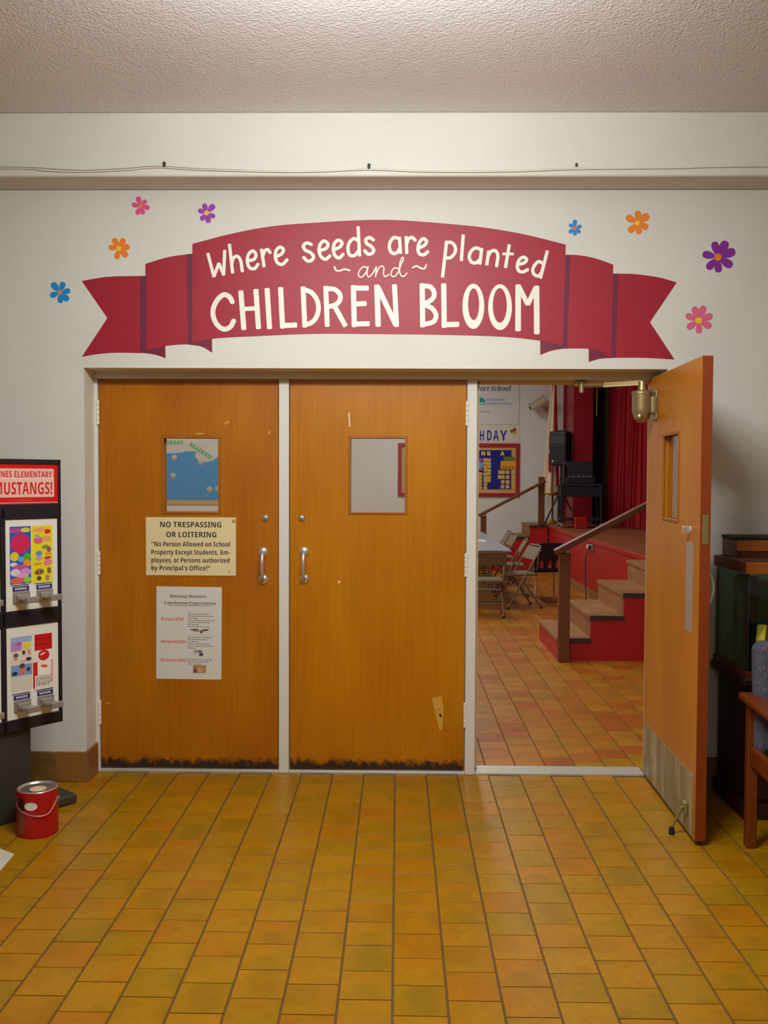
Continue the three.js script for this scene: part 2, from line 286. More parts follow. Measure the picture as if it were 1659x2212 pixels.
function pullHandle(g, x, ya, yb, z) {            // two round roses and a bowed bar
  const p = new THREE.Group(); p.name = 'pull_handle'; g.add(p);
  for (const y of [ya, yb]) { const r = lathe([[0, 0.014], [0.01, 0.0135], [0.019, 0.0105], [0.025, 0.005], [0.0265, 0]], 28); r.rotateX(Math.PI / 2); mesh('rose', mv(r, x, y, z), M.steel, p); }
  mesh('grip', tube([V(x, ya, z + 0.008), V(x, ya - 0.008, z + 0.03), V(x, ya - 0.035, z + 0.044), V(x, (ya + yb) / 2, z + 0.048), V(x, yb + 0.035, z + 0.044), V(x, yb + 0.008, z + 0.03), V(x, yb, z + 0.008)], 0.0098, 40, 12), M.steel, p);
}
function cylinderLock(g, x, y, z) { const p = new THREE.Group(); p.name = 'lock'; g.add(p); const r = lathe([[0, 0.011], [0.011, 0.011], [0.0165, 0.005], [0.0185, 0]], 28); r.rotateX(Math.PI / 2); mesh('lock_collar', mv(r, x, y, z), M.dullSteel, p); mesh('keyhole', span(x - 0.0016, x + 0.0016, y - 0.008, y - 0.001, z + 0.0095, z + 0.0118), M.rubber, p); }
// worn, blackened strip along the foot of a leaf: many ragged flakes
const grimeA = dataTex(1024, 64, (u, v) => { const n = 0.6 * fbm(u, v, 40, 3, 4, 301) + 0.4 * fbm(u, v, 170, 10, 3, 307), a = sm(-0.22, 0.42, n * 1.1 - 0.1 - v * 0.9) * 255; return [a, a, a]; }, false);
M.grime = std({ color: 0x33200f, roughness: 0.85, alphaMap: grimeA, transparent: true });
function grimeStrip(g, w) { const p = new THREE.PlaneGeometry(w - 0.004, 0.08); mesh('grime', mv(p, w / 2, 0.041, 0.0007), M.grime, g); }
const DZ = -0.163, DH = 1.999 - 0.02, DT = 0.044;
function closedDoor(name, x0, x1, label, mat, hingeLeft, win) {
  const g = structGroup(name, label, 'door', [x0, 0.02, DZ]), w = x1 - x0;
  mesh('leaf', leafGeo(w, DH, DT, win[0] - x0, win[1] - x0, win[2] - 0.02, win[3] - 0.02), mat, g);
  windowParts(g, win[0] - x0, win[1] - x0, win[2] - 0.02, win[3] - 0.02, DT);
  const hx = hingeLeft ? -0.004 : w + 0.004;
  for (const [a, b] of [[1.772, 1.896], [1.012, 1.132], [0.244, 0.369]]) hinge(g, hx, a - 0.02, b - 0.02, 0.004, hingeLeft ? -1 : 1);
  grimeStrip(g, w, 777 + Math.round(x0 * 100)); return g;
}
const d1 = closedDoor('door_1', -1.515, -0.607, 'closed birch veneer door carrying the trespassing notice', M.door, true, [-1.197, -0.901, 1.323, 1.716]);
cylinderLock(d1, -0.671 + 1.515, 1.303 - 0.02, 0); pullHandle(d1, -0.683 + 1.515, 1.131 - 0.02, 0.991 - 0.02, 0);
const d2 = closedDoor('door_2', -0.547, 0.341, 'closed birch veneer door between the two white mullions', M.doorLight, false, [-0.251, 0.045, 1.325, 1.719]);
cylinderLock(d2, -0.487 + 0.547, 1.303 - 0.02, 0); pullHandle(d2, -0.475 + 0.547, 1.134 - 0.02, 0.995 - 0.02, 0);
{ // bare scraped patches and chips on the middle door
  const mk = (pts, m) => { const s = new THREE.Shape(pts.map(p => { const q = onZ(p[0], p[1], DZ); return new THREE.Vector2(q.x + 0.547, q.y - 0.02); })); mesh('scrape', mv(new THREE.ShapeGeometry(s), 0, 0, 0.0006), m, d2); };
  mk([[932, 1508], [955, 1503], [958, 1535], [956, 1575], [950, 1578], [942, 1550], [937, 1525]], std({ color: 0xcf9a3a, roughness: 0.5 }));
  mk([[946, 1528], [950, 1527], [951, 1532], [947, 1532]], M.cream); mk([[948, 1543], [952, 1541], [954, 1548], [951, 1549]], M.cream);
  mk([[752, 892], [755, 891], [757, 922], [754, 923]], M.cream); mk([[729, 1255], [734, 1254], [736, 1259], [731, 1260]], M.cream);
}
{ const mk = (pts) => { const s = new THREE.Shape(pts.map(p => { const q = onZ(p[0], p[1], DZ); return new THREE.Vector2(q.x + 1.515, q.y - 0.02); })); mesh('scrape', mv(new THREE.ShapeGeometry(s), 0, 0, 0.0006), std({ color: 0xc49650, roughness: 0.6 }), d1); };
  mk([[484, 914], [495, 908], [496, 912], [486, 918]]); mk([[578, 936], [583, 930], [585, 932], [581, 939]]); mk([[421, 936], [440, 935], [440, 938], [422, 939]]); mk([[228, 1519], [240, 1517], [240, 1519], [228, 1521]]); }
// the open leaf
const HXX = 1.252, HZZ = -0.167, OPEN = -Math.atan2(0.919, -0.026);
const d3 = structGroup('door_3', 'birch veneer door swung wide open with steel kick plate and closer', 'door', [HXX, 0.02, HZZ], OPEN);
{
  const w = 0.916, u0 = 0.311, u1 = 0.593, y0 = 1.299, y1 = 1.699;
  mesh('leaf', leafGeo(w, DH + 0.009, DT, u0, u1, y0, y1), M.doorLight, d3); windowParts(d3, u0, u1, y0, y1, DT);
  mesh('edge_band', span(w - 0.0004, w + 0.0022, 0.002, DH + 0.007, -DT + 0.001, -0.001), M.doorEdge, d3);
  mesh('kick_plate', span(0.022, w - 0.035, 0.004, 0.262, 0, 0.0022), M.kick, d3);
  mesh('push_plate', span(0.733, 0.831, 0.848, 1.226, 0, 0.0022), M.plate, d3);
  const th = new THREE.Group(); th.name = 'thumb_turn'; d3.add(th); { const r = lathe([[0, 0.008], [0.012, 0.007], [0.017, 0]], 24); r.rotateX(Math.PI / 2); mesh('rose', mv(r, 0.785, 1.275, 0), M.steel, th); mesh('turn', rbox(0.011, 0.036, 0.03, 0.004, 0.785, 1.275, 0.02), M.steel, th); }
  mesh('lock_face', span(w + 0.001, w + 0.004, 1.225, 1.345, -0.034, -0.010), M.brass, d3);
  const ph = new THREE.Group(); ph.name = 'pull_handle'; d3.add(ph); mesh('back_plate', span(0.80, 0.885, 0.915, 1.165, -DT - 0.003, -DT), M.white, ph);
  mesh('grip', tube([V(0.845, 1.105, -DT - 0.002), V(0.845, 1.09, -DT - 0.025), V(0.845, 1.04, -DT - 0.036), V(0.845, 0.985, -DT - 0.025), V(0.845, 0.965, -DT - 0.002)], 0.006, 32, 10), M.white, ph);
  for (const [a, b] of [[1.752, 1.876], [0.992, 1.112], [0.224, 0.349]]) hinge(d3, -0.004, a, b, -DT, -1);
  // kick-down holder
  const ho = new THREE.Group(); ho.name = 'door_holder'; d3.add(ho); mesh('bracket', rbox(0.04, 0.055, 0.014, 0.005, 0.80, 0.10, 0.008), M.brass, ho);
  mesh('lever', bar(V(0.80, 0.105, 0.02), V(0.79, 0.015, 0.058), 0.016, 0.012), M.brass, ho); mesh('rubber_tip', mv(new THREE.CylinderGeometry(0.012, 0.013, 0.028, 16), 0.789, -0.005, 0.06), M.rubber, ho);
  // closer: pot body, collar, arm to the head of the frame
  const cl = new THREE.Group(); cl.name = 'door_closer'; d3.add(cl);
  mesh('bracket', [rbox(0.085, 0.14, 0.012, 0.005, 0.16, 1.845, 0.006), rbox(0.045, 0.085, 0.03, 0.01, 0.185, 1.845, 0.02)], M.closer, cl);
  mesh('body', mv(lathe([[0, -0.088], [0.018, -0.086], [0.034, -0.07], [0.043, -0.045], [0.046, -0.02], [0.046, 0.05], [0.049, 0.052], [0.049, 0.066], [0.03, 0.07], [0, 0.07]], 32), 0.145, 1.85, 0.064), M.closer, cl);
  { const b = lathe([[0, 0.012], [0.012, 0.011], [0.018, 0.004], [0.018, -0.02]], 20); b.rotateX(Math.PI / 2); mesh('valve_boss', mv(b.rotateY(0.9), 0.178, 1.79, 0.085), M.closer, cl); }
  mesh('spindle', cyl(0.018, 0.022, 0.05, 0.145, 1.938, 0.064, 16), M.closer, cl);
  mesh('arm', [bar(V(0.145, 1.956, 0.064), V(0.08, 1.952, 0.24), 0.012, 0.028), bar(V(0.08, 1.952, 0.24), V(0.02, 1.956, 0.335), 0.02, 0.016)], M.closer, cl);
  mesh('foot', [rbox(0.03, 0.03, 0.06, 0.006, 0.0, 1.966, 0.335), cyl(0.013, 0.013, 0.05, 0.02, 1.945, 0.335, 14)], M.closer, cl);
}

// ------------------------------------------------------------------ ceiling lights
function wrapLight(x, z, len, wid, k, label) {
  const t = thing('ceiling_light', label, 'ceiling light', [x, CEIL, z], 0, 'fluorescent lobby lights');
  for (const q of [-0.4, 0.4]) mesh('hanger', rbox(0.03, 0.22, 0.03, 0.006, q, -0.11, 0), M.white, t);
  mesh('housing', rbox(len + 0.03, 0.035, wid * 0.7, 0.006, 0, -0.235, 0), M.white, t);
  const lensM = std({ color: 0xf4f1e6, roughness: 0.5, emissive: LOBBY.tint, emissiveIntensity: LOBBY.glow * k });
  mesh('lens', rbox(len, 0.085, wid, 0.02, 0, -0.295, 0), lensM, t);
  for (const s of [-1, 1]) mesh('end_cap', rbox(0.02, 0.12, wid + 0.012, 0.006, s * (len / 2 + 0.012), -0.283, 0), M.white, t);
  const a = new THREE.RectAreaLight(LOBBY.tint, LOBBY.down * k, len, wid); a.position.set(0, -0.341, 0); a.rotation.x = -Math.PI / 2; t.add(a);
  for (const s of [-1, 1]) { const b = new THREE.RectAreaLight(LOBBY.tint, LOBBY.side * k, len, 0.08); b.position.set(0, -0.295, s * (wid / 2 + 0.004)); b.rotation.y = s > 0 ? Math.PI : 0; t.add(b); }
}
wrapLight(-0.09, 2.2, 1.24, 0.3, 1, 'long wraparound fluorescent ceiling light nearest the doorway wall');
wrapLight(-0.09, 6.4, 1.24, 0.3, 0.18, 'added dimmer fill light behind the camera, shaped like the wraparound ceiling light');  // unseen lamp added behind the camera to fill the lobby
for (const x of [-3.6, 0.4]) for (const z of [-2.6, -6.0, -9.4]) {
  const t = thing('ceiling_panel', 'flat square-edged fluorescent panel on the lunchroom ceiling', 'ceiling light', [x, HC, z], 0, 'lunchroom ceiling panels');
  mesh('frame', rbox(0.64, 0.05, 1.26, 0.006, 0, -0.025, 0), M.white, t);
  mesh('diffuser', span(-0.3, 0.3, -0.056, -0.05, -0.6, 0.6), std({ color: 0xf4f1e6, roughness: 0.5, emissive: CAF.tint, emissiveIntensity: CAF.glow }), t);
  const a = new THREE.RectAreaLight(CAF.tint, CAF.down, 0.6, 1.2); a.position.set(0, -0.06, 0); a.rotation.x = -Math.PI / 2; t.add(a);
}

// ------------------------------------------------------------------ the painted ribbon
const wp = (p, z = 0) => { const q = onZ(p[0], p[1], z); return new THREE.Vector2(q.x, q.y); };
function smoothPts(pts, n = 8) { if (pts.length < 3) return pts; const c = new THREE.CatmullRomCurve3(pts.map(p => V(p[0], p[1], 0)), false, 'centripetal'); return c.getPoints((pts.length - 1) * n).map(p => [p.x, p.y]); }
function paintShape(edges) { const pts = []; for (const e of edges) pts.push(...(e.length > 2 ? smoothPts(e, 5) : e)); const out = []; for (const p of pts) { const q = out[out.length - 1]; if (!q || Math.hypot(p[0] - q[0], p[1] - q[1]) > 0.4) out.push(p); } return new THREE.Shape(out.map(p => wp(p))); }
function paint(name, edges, z, mat, parent) { return mesh(name, mv(metreUV(new THREE.ExtrudeGeometry(paintShape(edges), { depth: 0.0005, bevelEnabled: false })), 0, 0, z), mat, parent); }
const ribbon = thing('painted_ribbon', 'crimson ribbon banner painted on the wall with white lettering', 'mural');
const FO = std({ color: 0x7c1230, roughness: 0.5 });
// tails
paint('ribbon_tail', [[[176.6, 607], [232, 598], [310, 596]], [[319, 596], [319, 757]], [[308, 763], [252, 762], [211, 765], [176.6, 771]], [[176.6, 771], [232, 687]]], 0.0002, M.red, ribbon);
paint('ribbon_tail', [[[1324, 591], [1369, 592], [1424, 599.5], [1462, 610]], [[1462, 610], [1404, 696]], [[1404, 696], [1457, 776.7]], [[1457, 776.7], [1390, 773], [1320, 773]]], 0.0002, M.red, ribbon);
// ends folded under
paint('ribbon_fold', [[[308, 758], [318, 750]], [[357, 746], [358, 774]], [[358, 774], [338, 767], [308, 762]]], 0.0003, FO, ribbon);
paint('ribbon_fold', [[[404, 742], [416, 738]], [[458, 730], [458.5, 762]], [[458.5, 762], [436, 749], [404, 744]]], 0.0003, FO, ribbon);
paint('ribbon_fold', [[[1167, 735], [1167, 767]], [[1167, 767], [1190, 758], [1224, 752]], [[1224, 742], [1214, 742]]], 0.0003, FO, ribbon);
paint('ribbon_fold', [[[1271.7, 752], [1271.7, 781.8]], [[1271.7, 781.8], [1296, 775], [1324, 773]], [[1324, 764], [1300, 752]]], 0.0003, FO, ribbon);
for (const [a, b, c, d] of [[[318, 757], [357, 750], [345, 764], [314, 762]], [[418, 743], [455, 735], [440, 748], [414, 744]], [[1172, 741], [1216, 749], [1218, 753], [1182, 750]], [[1278, 757], [1318, 771], [1306, 772], [1284, 767]]]) paint('fold_paint', [[a, b], [c, d]], 0.0009, M.plum, ribbon);
// inner panels
paint('ribbon_panel', [[[314, 570], [363, 555.6], [415, 548]], [[416, 548], [416, 744]], [[416, 744], [396, 744], [357, 747.5], [316, 756]]], 0.0006, M.red, ribbon);
paint('ribbon_panel', [[[1221, 550.5], [1247, 551], [1285, 558], [1324.5, 571.6]], [[1324.5, 571.6], [1320, 773]], [[1320, 773], [1293.7, 757], [1264, 753], [1215, 753]]], 0.0006, M.red, ribbon);
// painted dark bands beside the overlaps
paint('fold_paint', [[[302, 596.5], [316, 596]], [[316, 757], [303, 762]]], 0.0010, M.plum, ribbon);
paint('fold_paint', [[[403, 549.5], [416, 548]], [[416, 743.5], [406, 743.5]]], 0.0011, M.plum, ribbon);
paint('fold_paint', [[[1221, 551], [1232, 551]], [[1225, 753], [1215, 753]]], 0.0011, M.plum, ribbon);
paint('fold_paint', [[[1324.5, 591.5], [1335, 591.5]], [[1330, 773], [1320, 773]]], 0.0010, M.plum, ribbon);
paint('ribbon_panel', [[[415.6, 527], [498, 505.6], [580, 490], [683, 481], [830, 475], [948, 482], [1053, 492.7], [1137, 507.5], [1222, 528.6]], [[1222, 528.6], [1215.6, 746]], [[1215.6, 746], [1167, 736], [1095, 728], [969, 723.5], [800, 721.5], [683, 721], [560, 725.7], [457, 732], [415.6, 741]]], 0.0014, M.red, ribbon);

// brush strokes: flat ribbons of paint along hand-lettered centre lines
function strokeGeo(pts, wpx, curved, k) {
  const z = 0.0023 + k * 0.00006, P = (curved ? smoothPts(pts, 9) : pts).map(p => wp(p)), n = P.length, hw = wpx / 2 / 443, pos = [], idx = []; let lift = 0;
  const d = i => { const a = P[Math.max(0, i - 1)], b = P[Math.min(n - 1, i + 1)]; return b.clone().sub(a).normalize(); };
  const push = (x, y) => { pos.push(x, y, z + lift); return pos.length / 3 - 1; };
  let L = [], R = [];
  for (let i = 0; i < n; i++) { const t = d(i), w = hw; lift = i * 0.000012; L.push(push(P[i].x - t.y * w, P[i].y + t.x * w)); R.push(push(P[i].x + t.y * w, P[i].y - t.x * w)); }
  for (let i = 0; i < n - 1; i++) idx.push(R[i], R[i + 1], L[i + 1], R[i], L[i + 1], L[i]);
  for (const e of [0, n - 1]) {                   // softly rounded ends
    lift = e * 0.000012; const t = d(e).multiplyScalar(e ? 1 : -1), c = push(P[e].x, P[e].y); let prev = null;
    for (let s = 0; s <= 8; s++) { const a = -Math.PI / 2 + Math.PI * s / 8, f = curved ? 1 : 0.35, x = P[e].x + (t.x * Math.cos(a) * f - t.y * Math.sin(a)) * hw, y = P[e].y + (t.y * Math.cos(a) * f + t.x * Math.sin(a)) * hw, v = push(x, y); if (prev !== null) idx.push(c, prev, v); prev = v; }
  }
  const g = new THREE.BufferGeometry(); g.setAttribute('position', new THREE.Float32BufferAttribute(pos, 3)); g.setIndex(idx); const N = new Float32Array(pos.length); for (let i = 2; i < N.length; i += 3) N[i] = 1; g.setAttribute('normal', new THREE.BufferAttribute(N, 3)); g.setAttribute('uv', new THREE.BufferAttribute(new Float32Array(pos.length / 3 * 2), 2)); return g;
}
const A = p => [430 + p[0] / 4.1475, 490 + p[1] / 4.1475], B = p => [820 + p[0] / 4.1475, 490 + p[1] / 4.1475];
const lettering = new THREE.Group(); lettering.name = 'lettering'; lettering.userData.label = 'white hand-painted lettering'; ribbon.add(lettering);
function glyph(f, strokes) { mesh('letter', strokes.map((s, k) => strokeGeo(s[1].map(f), s[0] / 4.1475, s[2] !== 0, k)), M.letter, lettering); }
const TH = 29, TB = 46;
glyph(A, [[TH, [[80, 240], [134, 448]], 0], [TH, [[134, 445], [179, 328]], 0], [TH, [[179, 328], [222, 432]], 0], [TH, [[221, 432], [231, 212]], 0]]);
glyph(A, [[TH, [[273, 157], [302, 414]], 0], [TH, [[294, 335], [308, 282], [342, 264], [370, 296], [388, 395]]]]);
glyph(A, [[TH, [[440, 305], [495, 290], [510, 248], [482, 218], [447, 243], [433, 308], [455, 368], [497, 376], [528, 338]]]]);
glyph(A, [[TH, [[560, 202], [583, 358]], 0], [TH, [[572, 262], [588, 218], [612, 204], [637, 230]]]]);
glyph(A, [[TH, [[693, 268], [742, 240], [757, 205], [726, 183], [694, 210], [684, 270], [704, 324], [746, 338], [788, 298]]]]);
glyph(A, [[TH, [[1005, 158], [965, 146], [935, 172], [950, 208], [998, 232], [1026, 268], [1010, 300], [975, 308], [938, 276]]]]);
glyph(A, [[TH, [[1085, 215], [1142, 190], [1155, 155], [1120, 128], [1088, 155], [1076, 215], [1095, 270], [1135, 292], [1172, 262]]]]);
glyph(A, [[TH, [[1210, 205], [1264, 180], [1281, 145], [1248, 120], [1215, 148], [1203, 205], [1220, 260], [1255, 280], [1290, 248]]]]);
glyph(A, [[TH, [[1425, 125], [1388, 106], [1350, 138], [1334, 200], [1352, 255], [1392, 258], [1430, 215]]], [TH, [[1425, 0], [1438, 262]], 0]]);
glyph(A, [[TH, [[1562, 118], [1526, 97], [1494, 117], [1502, 150], [1545, 178], [1565, 210], [1548, 240], [1512, 244], [1485, 216]]]]);
glyph(B, [[TH, [[172, 105], [130, 97], [95, 138], [88, 192], [112, 236], [150, 236], [182, 195]]], [TH, [[177, 95], [188, 238]], 0]]);
glyph(B, [[TH, [[238, 88], [243, 240]], 0], [TH, [[243, 150], [262, 108], [290, 96], [318, 120]]]]);
glyph(B, [[TH, [[348, 192], [404, 164], [421, 130], [392, 108], [358, 140], [343, 198], [358, 243], [395, 252], [430, 226]]]]);
glyph(B, [[TH, [[600, 130], [564, 450]], 0], [TH, [[600, 142], [645, 142], [679, 188], [670, 240], [632, 278], [588, 280]]]]);
glyph(B, [[TH, [[749, 74], [732, 303]], 0]]);
glyph(B, [[TH, [[905, 205], [862, 190], [818, 222], [803, 278], [828, 320], [868, 322], [904, 285]]], [TH, [[914, 195], [898, 335]], 0]]);
glyph(B, [[TH, [[977, 218], [960, 342]], 0], [TH, [[972, 265], [998, 222], [1034, 214], [1058, 250], [1048, 350]]]]);
glyph(B, [[TH, [[1161, 162], [1128, 365]], 0], [24, [[1102, 243], [1198, 244]], 0]]);
glyph(B, [[TH, [[1240, 338], [1298, 322], [1317, 293], [1288, 273], [1252, 296], [1233, 345], [1246, 394], [1284, 405], [1325, 385]]]]);
glyph(B, [[TH, [[1462, 330], [1425, 312], [1388, 346], [1371, 395], [1390, 432], [1424, 440], [1455, 405]]], [TH, [[1502, 217], [1440, 460]], 0]]);
// ~ and ~
glyph(A, [[15, [[1213, 360], [1228, 390], [1262, 394], [1300, 381], [1350, 391]]]]);
glyph(A, [[11, [[1508, 365], [1470, 360], [1435, 398], [1428, 438], [1455, 452], [1495, 410], [1514, 358], [1505, 425], [1520, 450], [1548, 428], [1585, 365]]]]);
glyph(A, [[11, [[1588, 358], [1582, 446]]], [11, [[1584, 430], [1615, 365], [1642, 352], [1656, 372], [1653, 425], [1668, 447], [1700, 428]]]]);
glyph(B, [[11, [[172, 378], [135, 368], [106, 402], [104, 436], [130, 446], [164, 410], [196, 330], [215, 288], [204, 275], [188, 305], [178, 372], [188, 430], [214, 446], [245, 415]]]]);
glyph(B, [[14, [[296, 367], [332, 352], [370, 372], [402, 374], [418, 342]]]]);
// capitals
glyph(A, [[TB - 2, [[298, 672], [272, 628], [225, 609], [172, 648], [130, 728], [128, 800], [165, 880], [225, 918], [280, 898], [311, 845]]]]);
glyph(A, [[TB, [[375, 578], [402, 918]], 0], [TB, [[510, 565], [533, 910]], 0], [38, [[395, 737], [522, 730]], 0]]);
glyph(A, [[TB, [[610, 556], [632, 910]], 0]]);
glyph(A, [[TB, [[731, 548], [749, 905]], 0], [TB, [[748, 885], [872, 880]], 0]]);
glyph(A, [[TB - 2, [[932, 542], [948, 896]], 0], [TB - 4, [[938, 560], [1010, 592], [1058, 660], [1070, 740], [1045, 820], [1000, 864], [946, 876]]]]);
glyph(A, [[TB - 2, [[1135, 537], [1149, 890]], 0], [TB - 4, [[1140, 556], [1215, 562], [1264, 610], [1258, 665], [1215, 702], [1158, 717]]], [TB - 2, [[1215, 712], [1311, 888]], 0]]);
glyph(A, [[TB, [[1383, 530], [1391, 892]], 0], [TB - 2, [[1390, 550], [1514, 550]], 0], [TB - 2, [[1400, 692], [1494, 688]], 0], [TB - 2, [[1395, 872], [1522, 868]], 0]]);
glyph(B, [[TB + 2, [[-24, 526], [-13, 888]], 0], [TB, [[-14, 545], [146, 880]], 0], [TB - 2, [[133, 522], [152, 890]], 0]]);
glyph(B, [[TB, [[381, 514], [386, 894]], 0], [TB - 4, [[388, 530], [455, 540], [489, 592], [475, 645], [400, 692]]], [TB - 4, [[400, 698], [470, 732], [505, 792], [485, 848], [388, 878]]]]);
glyph(B, [[TB, [[574, 514], [579, 898]], 0], [TB, [[578, 877], [706, 874]], 0]]);
for (const [ox, oy, orx, ory, ix, iy, irx, iry] of [[839.5, 712.5, 97.5, 202.5, 842, 694, 50, 142], [1078.5, 720, 106.5, 205, 1076.5, 705, 63, 155]]) {
  const s = new THREE.Shape(), h = new THREE.Path(), n = 48; for (let i = 0; i < n; i++) { const a = i / n * 2 * Math.PI, p = wp(B([ox + orx * Math.cos(a), oy + ory * Math.sin(a)])); i ? s.lineTo(p.x, p.y) : s.moveTo(p.x, p.y); const q = wp(B([ix + irx * Math.cos(a), iy + iry * Math.sin(a)])); i ? h.lineTo(q.x, q.y) : h.moveTo(q.x, q.y); }
  s.holes.push(h); mesh('letter', mv(new THREE.ShapeGeometry(s, 1), 0, 0, 0.0023), M.letter, lettering);
}
glyph(B, [[TB + 4, [[1241, 524], [1240, 928]], 0], [TB - 4, [[1252, 545], [1326, 695]], 0], [TB - 4, [[1328, 695], [1398, 548]], 0], [TB + 4, [[1405, 536], [1408, 955]], 0]]);

// painted flowers
function flower(cx, cy, tips, col, eye, er, label) {
  const c = wp([cx, cy]), t = thing('painted_flower', label, 'painted flower', [c.x, c.y, 0], 0), m = std({ color: col, roughness: 0.5 });
  tips.forEach((p, i) => {
    const q = wp(p).sub(c), l = q.length(), a = Math.atan2(q.y, q.x), w = l * (tips.length > 6 ? 0.24 : 0.27), s = new THREE.Shape();
    s.moveTo(0, 0); s.bezierCurveTo(l * 0.35, w * 0.75, l * 0.55, w * 1.15, l * 0.8, w * 1.05); s.bezierCurveTo(l * 1.02, w * 0.9, l * 1.07, w * 0.3, l * 1.03, 0); s.bezierCurveTo(l * 1.07, -w * 0.3, l * 1.02, -w * 0.9, l * 0.8, -w * 1.05); s.bezierCurveTo(l * 0.55, -w * 1.15, l * 0.35, -w * 0.75, 0, 0);
    const g = new THREE.ExtrudeGeometry(s, { depth: 0.0005, bevelEnabled: false, curveSegments: 8 }); g.rotateZ(a); mesh('petal', mv(g, 0, 0, 0.0002 + i * 0.00004), m, t);
  });
  const e = new THREE.CylinderGeometry(er, er, 0.0006, 20); e.rotateX(Math.PI / 2); mesh('flower_eye', mv(e, 0, 0, 0.0014), std({ color: eye, roughness: 0.5 }), t);
}
const LC = (a) => a.map(p => [80 + p[0] / 3.95, 400 + p[1] / 3.95]), RC = (a) => a.map(p => [1200 + p[0] / 3.95, 440 + p[1] / 3.95]);
flower(304, 445.6, LC([[860, 100], [930, 130], [958, 195], [908, 247], [852, 248], [813, 165]]), 0xe0548c, 0xe8863a, 0.011, 'small pink painted flower with orange eye above the orange flower');
flower(446.6, 460, LC([[1425, 160], [1510, 170], [1515, 272], [1465, 320], [1400, 297], [1378, 215]]), 0x9a3cb0, 0xf0c020, 0.012, 'small purple six-petal painted flower with yellow eye');
flower(256.7, 536.7, LC([[655, 458], [742, 460], [787, 525], [767, 607], [680, 627], [615, 530]]), 0xf08020, 0xf0d020, 0.012, 'orange painted flower above the swallow tail of the ribbon');
flower(130, 631.6, LC([[130, 838], [225, 830], [280, 900], [264, 982], [200, 1002], [116, 945]]), 0x1e88d0, 0xe08840, 0.012, 'blue painted flower beside the swallow tail, with orange eye');
flower(1241.8, 493, RC([[165, 140], [118, 178], [220, 190], [210, 247], [165, 270], [116, 247]]), 0x1e88d0, 0xd87848, 0.0095, 'smallest blue painted flower, above the end of the lettered panel');
flower(1376.5, 482, RC([[705, 66], [792, 98], [787, 207], [714, 257], [628, 240], [608, 110]]), 0xf0862a, 0xf4d820, 0.0115, 'orange painted flower with six slim petals close under the beam');
flower(1550.6, 555.7, RC([[1355, 330], [1457, 326], [1527, 405], [1502, 532], [1390, 582], [1298, 554], [1260, 428]]), 0x8c2a9c, 0xf08a20, 0.017, 'largest painted flower, purple with seven petals and orange eye');
flower(1509, 692, RC([[1183, 883], [1267, 878], [1335, 955], [1324, 1052], [1225, 1105], [1128, 1062], [1116, 953]]), 0xe4688c, 0xf4cc20, 0.0155, 'pink painted flower with seven petals over the open door');

// ------------------------------------------------------------------ cable along the beam
{
  const t = thing('cable', 'pair of thin cream cables tacked along the beam', 'cable'), zc = 0.206;
  const P = (l, dy) => l.map(p => { const q = onZ(p[0], p[1], zc); q.y += dy; return q; });
  mesh('strand', tube([V(-3.2, 2.95, zc), ...P([[0, 359], [90, 362], [180, 366], [270, 362], [340, 357], [420, 362], [600, 368], [700, 368], [797, 363], [900, 367], [1020, 368], [1140, 366], [1245, 362], [1450, 361], [1659, 357]], 0), V(3.2, 2.95, zc)], 0.0038, 160, 8), M.cable, t);
  mesh('strand', tube([V(-3.2, 2.94, zc), ...P([[0, 363], [90, 368], [180, 371], [270, 367], [340, 361], [420, 366], [600, 371], [700, 370], [797, 366], [900, 370], [1020, 371], [1140, 369], [1245, 365], [1450, 363], [1659, 359]], 0), V(3.2, 2.94, zc)], 0.0034, 160, 8), M.cable, t);
  for (const [x, y, s] of [[355, 357, 1], [797, 361, 1], [1245, 358, 0.7]]) { const q = onZ(x, y, zc); mesh('clip', rbox(0.013 * s, 0.024 * s, 0.014, 0.003, q.x, q.y + 0.003, 0.207), M.darkGrey, t); }
}

// ------------------------------------------------------------------ notices on the first door
{
  const c0 = onZ(315, 1117, DZ), c1 = onZ(510, 1244, DZ), w = c1.x - c0.x, h = c0.y - c1.y;
  const t = thing('notice_sign', 'cream NO TRESPASSING sign with black lettering on the closed door', 'sign', [(c0.x + c1.x) / 2, (c0.y + c1.y) / 2, DZ]);
  mesh('sheet', rbox(w, h, 0.004, 0.0015, 0, 0, 0.002), std({ color: 0xe6d3a0, roughness: 0.5 }), t);
  print('print', w - 0.004, h - 0.004, canvasTex(1024, 668, (g, W2, H2) => {
    g.fillStyle = '#e6d3a0'; g.fillRect(0, 0, W2, H2); g.fillStyle = '#2a2420'; g.textBaseline = 'middle'; g.textAlign = 'center';
    const line = (s, y, sz, wid, al, x) => { g.font = 'bold ' + sz + 'px sans-serif'; g.textAlign = al; const k = wid / g.measureText(s).width; g.save(); g.translate(x, y); g.scale(k, 1); g.fillText(s, 0, 0); g.restore(); };
    line('NO TRESPASSING', 80, 86, 715, 'center', 512); line('OR LOITERING', 196, 86, 585, 'center', 520);
    line('"No Person Allowed on School', 306, 76, 905, 'left', 60); line('Property Except Students, Em-', 400, 76, 905, 'left', 55); line('ployees, or Persons authorized', 493, 76, 905, 'left', 55); line('by Principal\'s Office!"', 584, 76, 680, 'left', 55);
    g.fillStyle = '#8a7a50'; g.fillRect(930, 618, 36, 8); g.fillStyle = '#a09a5c'; g.beginPath(); g.arc(1005, 40, 22, 0, 7); g.fill();
  }), t, [0, 0, 0.0045]);
}
